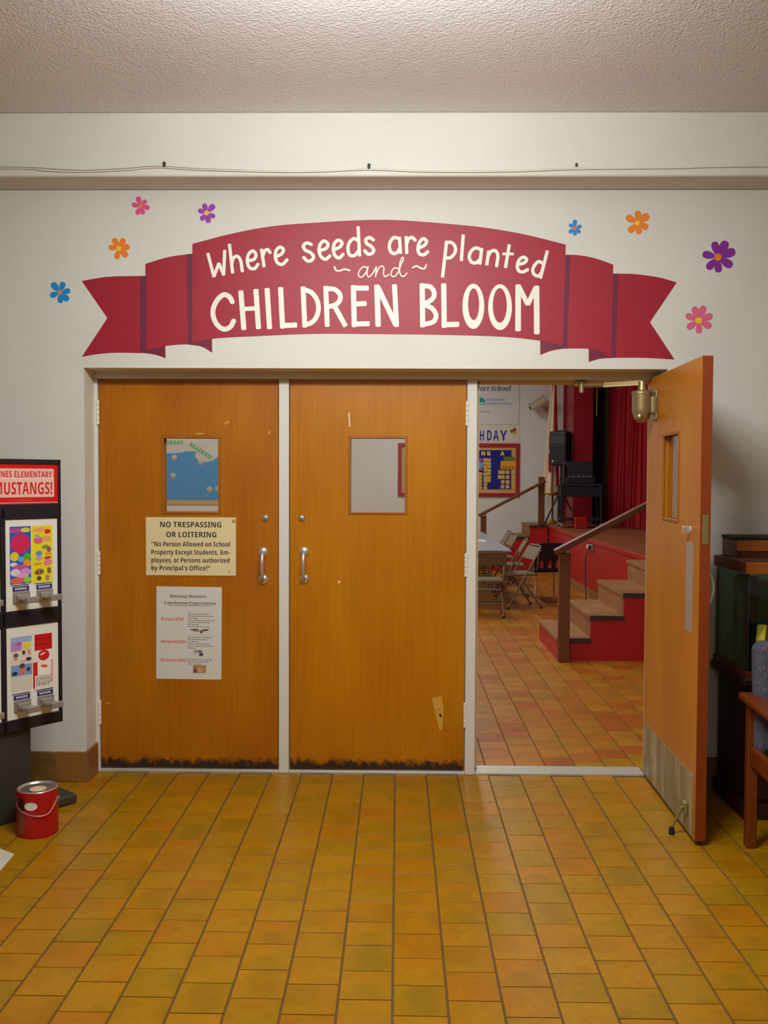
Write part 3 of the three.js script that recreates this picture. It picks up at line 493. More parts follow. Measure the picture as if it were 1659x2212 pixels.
{
  const c0 = onZ(337.5, 1267, DZ), c1 = onZ(479, 1467.5, DZ), w = c1.x - c0.x, h = c0.y - c1.y;
  const t = thing('paper_notice', 'white paper of lunchroom manners taped below the NO TRESPASSING sign', 'paper', [(c0.x + c1.x) / 2, (c0.y + c1.y) / 2, DZ]); t.rotation.z = -0.008;
  mesh('sheet', box(w, h, 0.0012, 0, 0, 0.0008), std({ color: 0xd8d4c8, roughness: 0.6 }), t);
  print('print', w, h, canvasTex(768, 1090, (g, W2, H2) => {
    g.fillStyle = '#d8d4c8'; g.fillRect(0, 0, W2, H2); g.textAlign = 'center'; g.fillStyle = '#33312e'; g.font = 'bold 48px serif'; g.fillText('Mustang Manners', 370, 128); g.fillText('Lunchroom Expectations', 396, 208); g.fillRect(140, 220, 510, 5);
    g.fillStyle = '#d8404a'; g.font = 'bold 50px serif'; g.textAlign = 'left'; g.fillText('Respectful', 52, 400); g.fillText('Responsible', 50, 664); g.fillText('Resourceful', 50, 884);
    g.strokeStyle = '#8e8b84'; g.lineWidth = 2; for (const y of [296, 572, 840, 1024]) { g.beginPath(); g.moveTo(352, y); g.lineTo(672, y); g.stroke(); }
    g.fillStyle = '#77746e'; let s = 7; const q = () => (s = (s * 16807) % 2147483647) / 2147483647;
    for (const [y0, n] of [[316, 7], [592, 6], [856, 3]]) for (let k = 0; k < n; k++) { let x = 370; const end = 370 + (k % 3 === 2 ? 80 + 80 * q() : 220 + 70 * q()); while (x < end) { const l = 10 + 34 * q(); g.fillRect(x, y0 + k * 25, l, 9); x += l + 8; } }
    g.fillStyle = '#2c2a2a'; g.beginPath(); g.ellipse(450, 505, 50, 9, 0, 0, 7); g.fill(); g.beginPath(); g.ellipse(570, 508, 50, 10, -0.1, 0, 7); g.fill(); g.fillStyle = '#8e8a86'; g.fillRect(440, 510, 130, 18); g.fillStyle = '#8c3a30'; g.beginPath(); g.ellipse(530, 530, 14, 20, 0.3, 0, 7); g.fill();
    g.fillStyle = '#5a5550'; g.fillRect(490, 748, 46, 22); g.fillStyle = '#4a4258'; g.fillRect(505, 775, 46, 40); g.fillStyle = '#a8a49c'; g.beginPath(); g.arc(465, 762, 26, 0, 7); g.fill();
    g.fillStyle = '#a8814c'; g.fillRect(436, 922, 150, 92); g.fillStyle = '#6e5030'; g.fillRect(436, 962, 46, 52); g.fillStyle = '#c49c6c'; g.beginPath(); g.ellipse(520, 975, 44, 28, 0, 0, 7); g.fill();
  }), t, [0, 0, 0.0018], 0.6);
}

// ------------------------------------------------------------------ sticker vending machine on its pedestal
{
  const turn = Math.atan2(0.775, 0.632);          // its face looks to the lobby and the camera
  const t = thing('sticker_vending_machine', 'black sticker vending machine with red sign and colourful cards on a pedestal', 'vending machine', [-1.508, 0, 0.40], turn);
  // local: x runs along the face (0 at the end beside the door, negative away from it), z out of the face
  const Wm = 0.56, ys = (y) => 1.5085 - (y - 1032.6) / 497;
  const X = u => -u;
  mesh('cabinet', [span(-Wm, 0, 0.405, ys(995), -0.16, -0.012, 0.004)], M.black, t);
  const bars = [[0, Wm, ys(1006), ys(995)], [0, Wm, ys(1124), ys(1092)], [0, Wm, ys(1355), ys(1322)], [0, Wm, 0.405, ys(1556)], [0, 0.013, 0.405, ys(995)], [0.262, 0.282, 0.405, ys(1100)], [Wm - 0.013, Wm, 0.405, ys(995)]];
  for (const [a, b, y0, y1] of bars) mesh('frame_bar', span(-b, -a, y0, y1, -0.02, 0, 0.003), M.black, t);
  mesh('sign_panel', span(-Wm + 0.013, -0.013, ys(1092), ys(1006), -0.014, -0.006), M.red, t);
  print('sign_print', Wm - 0.026, ys(1006) - ys(1092), canvasTex(1280, 410, (g, W2, H2) => {
    g.fillStyle = '#cf1a1c'; g.fillRect(0, 0, W2, H2); g.fillStyle = '#ecc4b4'; g.fillRect(0, 393, W2, 6);
    g.fillStyle = '#e8b8aa'; g.beginPath(); g.roundRect(10, 45, 1225, 150, 12); g.fill(); g.beginPath(); g.roundRect(10, 150, 1228, 190, 14); g.fill();
    g.fillStyle = '#cf2226'; g.textBaseline = 'middle'; g.font = 'bold 84px sans-serif'; g.textAlign = 'right';
    let k = 575 / g.measureText('NES ELEMENTARY').width; g.save(); g.translate(1215, 106); g.scale(k, 1.05); g.fillText('NES ELEMENTARY', 0, 0); g.restore();
    g.font = 'bold 150px sans-serif'; k = 660 / g.measureText('MUSTANGS!').width; g.save(); g.translate(1222, 250); g.scale(k, 1.15); g.fillText('MUSTANGS!', 0, 0); g.restore();
    g.fillStyle = '#e87c5c'; for (let i = 0; i < 14; i++) g.fillRect(760 + i * 17, 368, 13, 5);
    g.fillStyle = '#f0d0c4'; g.fillRect(0, 141, 1236, 9);
  }), t, [-Wm / 2, (ys(1006) + ys(1092)) / 2, -0.0055], 0.3);
  const pa = canvasTex(512, 1400, (g, W2, H2) => {   // blue card: coloured balls and puffs
    g.fillStyle = '#1f5fb4'; g.fillRect(0, 0, W2, H2); const c = (x, y, rx, ry, f) => { g.fillStyle = f; g.beginPath(); g.ellipse(x, y, rx, ry, 0, 0, 7); g.fill(); };
    g.fillStyle = '#b84a98'; g.fillRect(10, 40, 250, 110); c(380, 90, 120, 60, '#d8c84a'); c(256, 420, 240, 250, '#c020a0'); c(256, 420, 222, 235, '#d02858'); c(110, 730, 105, 110, '#e0c838'); c(420, 740, 95, 90, '#4cae2c'); c(270, 800, 80, 70, '#64a8d8'); c(420, 900, 100, 90, '#e89a2c'); c(90, 920, 90, 50, '#d8d0d8'); c(250, 1000, 200, 70, '#c05898'); c(130, 1120, 120, 90, '#d8ccd0'); c(380, 1110, 130, 90, '#c892d0'); c(300, 1200, 150, 60, '#e0a0b8'); c(170, 1320, 170, 80, '#e06058'); c(420, 1310, 90, 80, '#98c83c');
  });
  const pb = canvasTex(512, 1400, (g, W2, H2) => {   // yellow card: trinkets
    g.fillStyle = '#e8d820'; g.fillRect(0, 0, W2, H2); const c = (x, y, rx, ry, f) => { g.fillStyle = f; g.beginPath(); g.ellipse(x, y, rx, ry, -0.1, 0, 7); g.fill(); };
    c(180, 100, 160, 50, '#e8a070'); c(390, 150, 80, 60, '#e02a1c'); c(160, 360, 120, 90, '#d86880'); c(130, 260, 60, 60, '#b8a0a8'); c(360, 330, 110, 80, '#e0a468'); c(330, 530, 90, 50, '#7c9a50'); c(420, 590, 55, 70, '#8a5a60'); c(170, 680, 80, 60, '#6888b8'); c(170, 800, 90, 70, '#b0a0b0'); c(400, 700, 90, 40, '#e89a30'); c(390, 800, 90, 40, '#d04030'); c(390, 920, 110, 80, '#e0868c'); c(140, 940, 110, 35, '#e0902c'); c(180, 1140, 120, 80, '#b07830'); c(120, 1160, 40, 40, '#6a5048'); c(230, 1140, 40, 45, '#586048'); c(420, 1120, 50, 80, '#7a6a38'); c(170, 1300, 60, 60, '#6a4a50'); c(380, 1300, 50, 80, '#a08870');
  });
  const pc = canvasTex(512, 1400, (g, W2, H2) => {   // pale card: friends at school
    g.fillStyle = '#dcd4c4'; g.fillRect(0, 0, W2, H2); g.fillStyle = '#9ab0d8'; g.fillRect(0, 0, W2, 140); g.fillStyle = '#b48ac4'; g.fillRect(0, 130, 270, 230); const c = (x, y, rx, ry, f) => { g.fillStyle = f; g.beginPath(); g.ellipse(x, y, rx, ry, 0, 0, 7); g.fill(); };
    c(190, 180, 60, 40, '#d04cb0'); c(390, 240, 100, 95, '#ecd020'); c(120, 470, 60, 60, '#6a5040'); c(115, 560, 40, 60, '#d88880'); c(310, 420, 40, 60, '#504238'); c(440, 420, 40, 80, '#e0949c'); c(430, 600, 70, 50, '#403448'); c(290, 640, 60, 40, '#e0a8a8'); g.fillStyle = '#7c9ac8'; g.fillRect(0, 720, W2, 290); c(270, 760, 70, 70, '#5c483c'); c(280, 900, 70, 90, '#d87468'); c(90, 930, 70, 50, '#2c303c'); c(420, 860, 50, 60, '#3c4858');
    g.fillStyle = '#a89888'; for (let y = 1030; y < 1390; y += 26) for (let x = 10; x < 500; x += 40) g.fillRect(x + (y % 3) * 5, y, 26, 5);
  });
  const pd = canvasTex(512, 1400, (g, W2, H2) => {   // red and white spirit card
    g.fillStyle = '#ece2d2'; g.fillRect(0, 0, W2, H2); g.fillStyle = '#c4161c'; g.fillRect(40, 0, 440, 420); g.strokeStyle = '#5a0a10'; g.lineWidth = 12; for (const y of [130, 270]) { g.beginPath(); g.moveTo(60, y); g.lineTo(470, y); g.stroke(); }
    g.fillStyle = '#d02024'; g.beginPath(); g.arc(270, 560, 140, 0, 7); g.fill(); g.fillStyle = '#f0c4b8'; g.beginPath(); g.ellipse(240, 520, 70, 26, -0.4, 0, 7); g.fill();
    g.fillStyle = '#cc2024'; g.fillRect(0, 720, 130, 350); g.fillRect(0, 1060, 45, 340); g.fillStyle = '#e0a0a4'; g.fillRect(440, 700, 60, 600); g.fillStyle = '#f0e6da'; g.fillRect(110, 730, 340, 330); g.fillStyle = '#d85a3c'; g.beginPath(); g.ellipse(280, 850, 90, 36, 0.2, 0, 7); g.fill();
    g.fillStyle = '#6e6258'; g.font = 'bold 120px sans-serif'; g.textBaseline = 'middle'; for (const [s, y] of [['SCHOOL', 1170], ['SPIRIT!', 1310]]) { const k = 380 / g.measureText(s).width; g.save(); g.translate(66, y); g.scale(k, 1.1); g.fillText(s, 0, 0); g.restore(); } g.fillRect(60, 1085, 420, 8); g.fillRect(60, 1232, 420, 10);
  });
  const slotLabel = canvasTex(256, 64, (g) => { g.fillStyle = '#2c2470'; g.fillRect(0, 0, 256, 64); g.fillStyle = '#c8c0d0'; for (let i = 0; i < 6; i++) g.fillRect(34 + i * 32, 16, 24, 32); });
  for (let col = 0; col < 2; col++) for (let row = 0; row < 2; row++) {
    const u0 = col ? 0.285 : 0.016, u1 = col ? 0.545 : 0.26, y1 = row ? ys(1356) : ys(1125), y0 = row ? ys(1556) : ys(1321);
    const pan = mesh('display_panel', span(-u1, -u0, y0, y1, -0.014, -0.008), M.white, t), uw = u1 - u0;
    const cards = row ? [pd, pc] : [pb, pa];
    cards.forEach((tx, i) => { const x = -(u0 + uw * (0.30 + i * 0.42)), top = row ? y1 - 0.045 : y1 - 0.03, hh = row ? 0.238 : 0.25; print('card', uw * 0.40, hh, tx, pan, [x, top - hh / 2, -0.0072], 0.35); });
    for (let i = 0; i < 2; i++) {
      const x = -(u0 + uw * (0.27 + i * 0.45)), yb = y0 + 0.058, mech = new THREE.Group(); mech.name = 'coin_mechanism'; t.add(mech); const w = uw * 0.31;
      print('coin_label', w, 0.02, slotLabel, mech, [x, yb + 0.036, -0.0065]);
      mesh('slot', span(x - w * 0.6, x + w * 0.5, yb + 0.05, yb + 0.053, -0.009, -0.006), M.blackMatte, mech);
      mesh('coin_plate', [rbox(w, 0.05, 0.012, 0.004, x, yb, -0.002), rbox(w * 0.75, 0.034, 0.02, 0.005, x, yb - 0.004, 0.008)], M.dullSteel, mech);
      mesh('coin_slide', [rbox(w * 0.7, 0.012, 0.085, 0.003, x, yb - 0.004, 0.045), rbox(w * 0.75, 0.026, 0.018, 0.004, x, yb - 0.004, 0.088)], M.dullSteel, mech);
    }
  }
  mesh('pedestal', [rbox(0.34, 0.42, 0.12, 0.008, -0.31, 0.21, -0.085)], M.pedestal, t);
  mesh('base_plate', rbox(0.72, 0.045, 0.32, 0.012, -0.27, 0.0235, -0.19), M.darkGrey, t);
}

// ------------------------------------------------------------------ paint can and paper on the floor
{
  const t = thing('paint_can', 'red gallon paint can with wire bail beside the vending machine foot', 'paint can', [-1.523, 0, 0.665]);
  const r = 0.0835, h = 0.192;
  mesh('body', lathe([[0, 0.003], [r - 0.004, 0.003], [r - 0.001, 0], [r, 0.003], [r, h - 0.006], [r + 0.0015, h - 0.003], [r, h], [r - 0.006, h]], 48), M.canRed, t);
  const wrap = (name, a0, a1, y0, y1, m, e) => { const g = new THREE.CylinderGeometry(r + e, r + e, y1 - y0, 20, 1, true, a0, a1 - a0); mesh(name, mv(g, 0, (y0 + y1) / 2, 0), m, t); };
  wrap('label_panel', -0.75, -0.32, 0.02, 0.115, M.canMauve, 0.0006); wrap('label_panel', -0.72, -0.3, 0.115, 0.168, M.canDark, 0.0006);
  { const g = new THREE.CircleGeometry(1, 24), p = g.attributes.position; for (let i = 0; i < p.count; i++) { const a = 0.04 + p.getX(i) * 0.32, y = 0.138 + p.getY(i) * 0.017; p.setXYZ(i, Math.sin(a) * (r + 0.0011), y, Math.cos(a) * (r + 0.0011)); } g.computeVertexNormals(); mesh('label_oval', g, M.white, t); }
  mesh('rim', lathe([[r - 0.001, h - 0.001], [r - 0.003, h + 0.003], [r - 0.008, h + 0.003], [r - 0.011, h - 0.004], [r - 0.013, h - 0.006]], 48), M.steel, t);
  mesh('lid', lathe([[0, h - 0.006], [0.06, h - 0.006], [0.064, h - 0.003], [0.07, h - 0.006], [0.072, h - 0.007]], 48), M.canLid, t);
  mesh('paint_dot', cyl(0.034, 0.034, 0.001, 0.004, h - 0.005, 0.004, 32), M.cream, t);
  mesh('bail', tube([V(-0.085, 0.15, 0.0), V(-0.06, 0.135, 0.068), V(-0.02, 0.112, 0.088), V(0.03, 0.1, 0.088), V(0.07, 0.104, 0.06), V(0.087, 0.15, 0)], 0.0014, 48, 6), M.steel, t);
  for (const s of [-1, 1]) mesh('bail_ear', cyl(0.01, 0.01, 0.006, s * 0.084, 0.15, 0, 14).rotateX(0), M.steel, t);
}
{ const a = onY(0, 1828, 0), b = onY(31, 1846, 0), c = onY(-20, 1895, 0), s = new THREE.Shape([[a.x - 0.06, a.z - 0.02], [b.x, b.z], [c.x + 0.02, c.z + 0.04], [a.x - 0.2, a.z + 0.14]].map(p => new THREE.Vector2(p[0], -p[1])));
  const g = new THREE.ExtrudeGeometry(s, { depth: 0.0015, bevelEnabled: false }); g.rotateX(-Math.PI / 2); mv(g, 0, 0.0006, 0); solo('paper_sheet', g, std({ color: 0xcfc8b4, roughness: 0.8 }), 'loose whitish sheet of paper on the floor beside the paint can', 'paper'); }

// ------------------------------------------------------------------ aquarium on its stand
const AX = 1.535, AW = 0.95, AZ0 = 0.035, AZ1 = 0.45;
{
  const t = thing('aquarium_stand', 'dark stained wooden cabinet stand under the aquarium', 'stand', [AX, 0, AZ0]), d = AZ1 - AZ0;
  mesh('carcass', span(0.02, AW - 0.02, 0.0, 0.6, 0.01, d - 0.02, 0.004), M.stand, t);
  mesh('top_moulding', rbox(AW + 0.03, 0.035, d + 0.03, 0.01, AW / 2, 0.6175, d / 2), M.stand, t);
  mesh('plinth', rbox(AW, 0.07, d - 0.005, 0.006, AW / 2, 0.035, d / 2), M.stand, t);
  for (const i of [0, 1]) { const x0 = 0.05 + i * 0.43; const dr = mesh('door', rbox(0.41, 0.46, 0.018, 0.004, x0 + 0.205, 0.325, d - 0.012), M.stand, t); mesh('knob', new THREE.SphereGeometry(0.012, 16, 12).translate(x0 + (i ? 0.04 : 0.37), 0.34, d + 0.006), M.brass, dr); }
}
{
  const t = thing('aquarium', 'green murky glass aquarium with wooden rims on a dark stand', 'aquarium', [AX, 0.635, AZ0]), d = AZ1 - AZ0, h = 0.50;
  const gl = 0.008;
  for (const [a, b, c, e] of [[0, AW, 0, gl], [0, AW, d - gl, d], [0, gl, gl, d - gl], [AW - gl, AW, gl, d - gl]]) mesh('glass_pane', span(a + 0.004, b - 0.004, 0.015, h - 0.03, c, e), M.glass, t);
  mesh('bottom_pane', span(0.005, AW - 0.005, 0.004, 0.014, 0.005, d - 0.005), M.blackMatte, t);
  mesh('bottom_rim', [span(-0.004, AW + 0.004, 0, 0.028, -0.004, 0.01), span(-0.004, AW + 0.004, 0, 0.028, d - 0.01, d + 0.004), span(-0.004, 0.01, 0, 0.028, 0.01, d - 0.01), span(AW - 0.01, AW + 0.004, 0, 0.028, 0.01, d - 0.01)], M.darkOak, t);
  mesh('side_rim', [span(-0.008, 0.012, h - 0.04, h + 0.01, -0.004, d - 0.008, 0.003), span(AW - 0.012, AW + 0.008, h - 0.04, h + 0.01, -0.004, d - 0.008, 0.003), span(0.012, AW - 0.012, h - 0.04, h + 0.01, -0.004, 0.012)], M.darkOak, t);
  mesh('front_rim', span(-0.008, AW + 0.008, h - 0.04, h + 0.01, d - 0.008, d + 0.012, 0.003), M.aquaOakLit, t);
  mesh('corner_seal', [span(0.004, 0.014, 0.015, h - 0.04, d - 0.018, d - 0.009), span(0.004, 0.014, 0.015, h - 0.04, 0.009, 0.018)], M.blackMatte, t);
  mesh('backdrop', span(0.01, AW - 0.01, 0.02, h - 0.04, 0.010, 0.014), std({ color: 0x1a5a50, roughness: 0.7 }), t);
  mesh('water', span(0.012, AW - 0.012, 0.02, h - 0.07, 0.018, d - 0.012), phy({ color: 0xffffff, roughness: 0.02, transmission: 1, ior: 1.33, thickness: 0.3, attenuationColor: new THREE.Color(0.25, 0.6, 0.4), attenuationDistance: 0.45 }), t);
  { const gs = []; seed = 4242; for (let i = 0; i < 320; i++) gs.push(mv(new THREE.IcosahedronGeometry(rr(0.006, 0.013), 0), rr(0.03, AW - 0.03), 0.022 + rr(0, 0.02), rr(0.03, d - 0.03))); const m = mesh('gravel', gs, std({ color: 0x4a4436, roughness: 0.9 }), t); m.userData.kind = 'stuff'; }
  // an upright filter tube and heater at the side pane
  mesh('filter_tube', [cyl(0.013, 0.013, 0.4, 0.06, 0.24, 0.2, 14), cyl(0.013, 0.013, 0.4, 0.06, 0.24, 0.31, 14), rbox(0.05, 0.09, 0.15, 0.01, 0.06, 0.40, 0.255)], M.blackMatte, t);
  seed = 91; for (let p = 0; p < 5; p++) {          // ribbon-leaved water plants
    const gs = [], bx = [0.14, 0.22, 0.36, 0.55, 0.75][p], bz = [0.10, 0.28, 0.12, 0.3, 0.12][p];
    for (let i = 0; i < 9; i++) { const a = rr(0, 6.28), l = rr(0.18, 0.34), b = rr(0.03, 0.10), w = rr(0.008, 0.014), g = new THREE.PlaneGeometry(w * 2, 1, 2, 8), q = g.attributes.position; for (let k = 0; k < q.count; k++) { const s = q.getY(k) + 0.5, xx = q.getX(k) * (1 - s * 0.8), rad = b * s * s; q.setXYZ(k, bx + Math.cos(a) * rad - Math.sin(a) * xx, 0.03 + l * s, Math.min(d - 0.03, Math.max(0.03, bz + Math.sin(a) * rad + Math.cos(a) * xx))); } g.computeVertexNormals(); gs.push(g); }
    mesh('water_plant', gs, std({ color: [0x2c7a2c, 0x1f6a3c, 0x4c8a20, 0x2a7430, 0x206a2a][p], roughness: 0.6, side: THREE.DoubleSide }), t);
  }
  { // yellow ornaments
    const or = (x, z, s, turn) => { const sh = new THREE.Shape([[-0.05, 0], [0.045, 0.01], [0.06, 0.07], [0.03, 0.12], [-0.03, 0.13], [-0.06, 0.05]].map(p => new THREE.Vector2(p[0] * s, p[1] * s))); const g = new THREE.ExtrudeGeometry(sh, { depth: 0.03, bevelEnabled: true, bevelSize: 0.006, bevelThickness: 0.006, bevelSegments: 2 }); g.rotateY(turn); const o = mesh('ornament', mv(g, x, 0.13, z), std({ color: 0xd8c41c, roughness: 0.6 }), t); mesh('ornament_stem', rbox(0.035, 0.11, 0.03, 0.006, x, 0.085, z + 0.012), std({ color: 0x8a5c1c, roughness: 0.7 }), o); };
    or(0.075, 0.36, 0.75, 1.0); or(0.24, 0.33, 1.0, 0.2);
  }
}
{
  const t = thing('aquarium_hood', 'low oak light hood with a dark top on the aquarium', 'hood', [AX, 1.146, AZ0]), d = AZ1 - AZ0;
  const hz = 0.19;
  mesh('frame', [span(0.03, 0.05, 0, 0.082, 0.0, hz, 0.003), span(AW - 0.05, AW - 0.03, 0, 0.082, 0.0, hz, 0.003), span(0.05, AW - 0.05, 0, 0.082, 0.0, 0.02)], M.darkOak, t);
  { const g = box(AW - 0.06, 0.05, 0.014); g.rotateX(-0.25); mesh('front_board', mv(g, AW / 2, 0.056, hz + 0.002), M.aquaOakLit, t); }
  mesh('front_base', span(0.05, AW - 0.05, 0, 0.03, hz - 0.02, hz + 0.01, 0.003), M.darkOak, t);
  mesh('lid', rbox(AW - 0.05, 0.016, hz + 0.005, 0.004, AW / 2, 0.091, hz / 2), M.blackMatte, t);
  const tb = new THREE.CylinderGeometry(0.012, 0.012, AW - 0.16, 14); tb.rotateZ(Math.PI / 2); mesh('lamp_tube', mv(tb, AW / 2, 0.045, hz / 2), std({ color: 0xdfeee6, roughness: 0.4, emissive: new THREE.Color(0.7, 1, 0.9), emissiveIntensity: 1 }), t);
  const al = new THREE.RectAreaLight(new THREE.Color(0.7, 1, 0.9), 5, AW - 0.16, 0.03); al.position.set(AW / 2, 0.028, hz / 2); al.rotation.x = -Math.PI / 2; t.add(al);
}

// ------------------------------------------------------------------ upholstered armchair
{
  const t = thing('armchair', 'wooden armchair with speckled blue upholstery in front of the aquarium', 'chair', [1.452, 0, 0.75], -0.06);
  // local: rear leg near the door at the origin, x to the other arm, z to the front
  const w = 0.58, dp = 0.5, L = 0.042, leg = (x, z, h) => mesh('leg', rbox(L, h, L, 0.005, x, h / 2, z), M.chairWood, t);
  leg(0, 0, 0.6); leg(w, 0, 0.6); leg(0, dp, 0.6); leg(w, dp, 0.6);
  for (const x of [0, w]) { mesh('armrest', rbox(0.075, 0.032, dp + 0.12, 0.012, x - (x ? -0.008 : 0.008), 0.616, dp / 2 + 0.01), M.chairWood, t); mesh('side_rail', rbox(0.028, 0.075, dp - L, 0.005, x, 0.385, dp / 2), M.chairWood, t); }
  mesh('front_rail', rbox(w - L, 0.07, 0.028, 0.005, w / 2, 0.385, dp), M.chairWood, t); mesh('rear_rail', rbox(w - L, 0.07, 0.028, 0.005, w / 2, 0.385, 0), M.chairWood, t);
  mesh('seat', rbox(w - 0.05, 0.085, dp - 0.0, 0.03, w / 2, 0.455, dp / 2 + 0.015, 4), M.fabric, t);
  { const g = rbox(w + 0.0, 0.46, 0.09, 0.04, 0, 0, 0, 5), p = g.attributes.position; for (let i = 0; i < p.count; i++) { const y = p.getY(i); if (y > 0.1) p.setX(i, p.getX(i) * (1 - 0.9 * Math.pow((y - 0.1), 2))); } g.computeVertexNormals(); g.rotateX(-0.12); mesh('backrest', mv(g, w / 2, 0.62, 0.0), M.fabric, t); }
}

// ------------------------------------------------------------------ the stage and its steps
const SZ0 = -4.2, SZF = -10.72, ST0 = -3.18;       // stage front runs from the near steps to the far steps
{
  const t = thing('stage', 'red-fronted wooden stage along the side of the lunchroom', 'stage');
  mesh('front_panel', span(SX, SX + 0.04, 0.1, STAGE - 0.06, SZF, -0.66), M.stageRed, t);
  mesh('kick_board', span(SX - 0.012, SX + 0.03, 0, 0.1, SZF, SZ0, 0.003), M.tread, t);
  mesh('lip', rbox(0.06, 0.05, SZ0 - SZF, 0.008, SX + 0.012, STAGE - 0.036, (SZ0 + SZF) / 2), M.stageRed, t);
  for (let i = 0; i < 16; i++) { const x0 = SX + 0.005 + i * 0.14; mesh('plank', span(x0, x0 + 0.138, STAGE - 0.03, STAGE, ZW + 0.01, -0.6), M.plank, t); }
  mesh('near_face', span(2.74, 4.7, 0, STAGE - 0.03, -0.66, -0.62), M.stairRed, t);
}
function steps(label, z0, z1, n, deepX) {           // z1 is the side toward the lobby doors
  const t = thing('stage_steps', label, 'steps', [1.32, 0, 0]);
  const rz = STAGE / 4, run = 0.272;
  const sh = new THREE.Shape(); sh.moveTo(0.012, 0); for (let i = 0; i < 4; i++) { sh.lineTo(0.012 + i * run, rz * (i + 1) - 0.035); sh.lineTo(i < 3 ? 0.012 + (i + 1) * run : deepX, rz * (i + 1) - 0.035); } sh.lineTo(deepX, 0); sh.closePath();
  for (const [z, d] of [[z1 - 0.025, 0.025], [z0, 0.025]]) mesh('side_panel', mv(metreUV(new THREE.ExtrudeGeometry(sh, { depth: d, bevelEnabled: false })), 0, 0, z), M.stairRed, t);
  for (let i = 0; i < 4; i++) {
    mesh('riser', span(0.01 + i * run, 0.03 + i * run, rz * i + (i ? 0 : 0.0), rz * (i + 1) - 0.034, z0 + 0.025, z1 - 0.026), i ? M.tread : M.stageRed, t);
    const x1 = i < 3 ? (i + 1) * run + 0.012 : deepX, tr = mesh('tread', span(i * run, x1, rz * (i + 1) - 0.034, rz * (i + 1), z0, z1 + 0.004, 0.003), M.tread, t);
    mesh('side_nosing', span(i * run + 0.002, x1, rz * (i + 1) - 0.04, rz * (i + 1) - 0.002, z1 + 0.004, z1 + 0.012), M.nosing, tr);
  }
  return t;
}
steps('worn wooden steps with red sides climbing to the near end of the stage', SZ0, ST0, 4, SX - 1.32 - 0.021);
steps('wooden steps with red sides against the far wall at the end of the stage', ZW + 0.02, SZF + 0.03, 4, SX - 1.32 - 0.021);
function handrail(label, z, dx, far) {
  const t = thing('handrail', label, 'handrail', [0, 0, z]);
  mesh('post', rbox(0.092, 0.90, 0.06, 0.006, 1.368 + dx, 0.45, 0.045), M.rail, t);
  mesh('rail', bar(V(1.29 + dx, 0.905, 0.05), V(2.36 + dx, 1.47, 0.05), 0.045, 0.10, 0.006), M.rail, t);
  mesh('post', rbox(0.10, far ? 0.78 : 0.76, 0.06, 0.006, 2.31 + dx, STAGE + 0.393, -0.012), M.rail, t);
  mesh('fixing', [rbox(0.03, 0.05, 0.03, 0.004, 2.31 + dx, 1.40, 0.024), rbox(0.03, 0.05, 0.03, 0.004, 1.39 + dx, 0.92, 0.05)], M.dullSteel, t);
}
handrail('brown wooden handrail with square post on the near steps', ST0 + 0.015, -0.0, false);
handrail('brown wooden handrail in front of the bulletin board on the far steps', SZF + 0.045, 0.02, true);
struct('trim_4', [span(2.88, 3.2, 0, HC, ZW, -10.92), span(2.845, 2.88, 0, HC, ZW, ZW + 0.05)], M.prosRed, 'glossy red painted pillar framing the stage opening', 'pillar');
{ // folded curtain
  const t = thing('stage_curtain', 'deep red pleated stage curtain hanging to the stage floor', 'curtain'), z0 = -11.6, z1 = -4.5, n = 760, y0 = STAGE + 0.02, y1 = 3.85, pos = [], idx = [];
  seed = 555; const ph = []; for (let i = 0; i < 90; i++) ph.push(rr(0.6, 1.3));
  for (let i = 0; i <= n; i++) { const z = z0 + (z1 - z0) * i / n, s = (z - z0) / 0.165, k = Math.floor(s), a = ph[k % 90], f = Math.sin((s - k) * Math.PI); for (let j = 0; j <= 6; j++) { const v = j / 6, amp = 0.2 * a * (1 - 0.25 * v); pos.push(3.74 - amp * Math.pow(f, 0.7) + 0.012 * Math.sin(v * 5 + k), y0 + (y1 - y0) * v, z + 0.035 * a * Math.sin((s - k) * 2 * Math.PI)); } }
  for (let i = 0; i < n; i++) for (let j = 0; j < 6; j++) { const a = i * 7 + j, b = a + 7; idx.push(a, a + 1, b, b, a + 1, b + 1); }
  const g = new THREE.BufferGeometry(); g.setAttribute('position', new THREE.Float32BufferAttribute(pos, 3)); g.setIndex(idx); g.computeVertexNormals(); g.setAttribute('uv', new THREE.BufferAttribute(new Float32Array(pos.length / 3 * 2), 2)); M.curtain.side = THREE.DoubleSide; mesh('cloth', g, M.curtain, t);
  mesh('track', span(3.55, 3.78, 3.84, 3.885, z0, z1), M.blackMatte, t);
  mesh('pull_cord', rod(V(3.27, 2.55, -10.98), V(3.27, 3.88, -10.98), 0.014, 8), M.gold, t);
}
{ const g = box(0.25, 3.1, 0.03, 3.345, STAGE + 1.57, -11.3), t = solo('dark_gap_panel', g, std({ color: 0x2a0c22, roughness: 0.95 }), 'dark plum panel added as backstage shade between the red pillar and the stage curtain', 'curtain'); }  // dark panel added to stand for the backstage shade in this gap
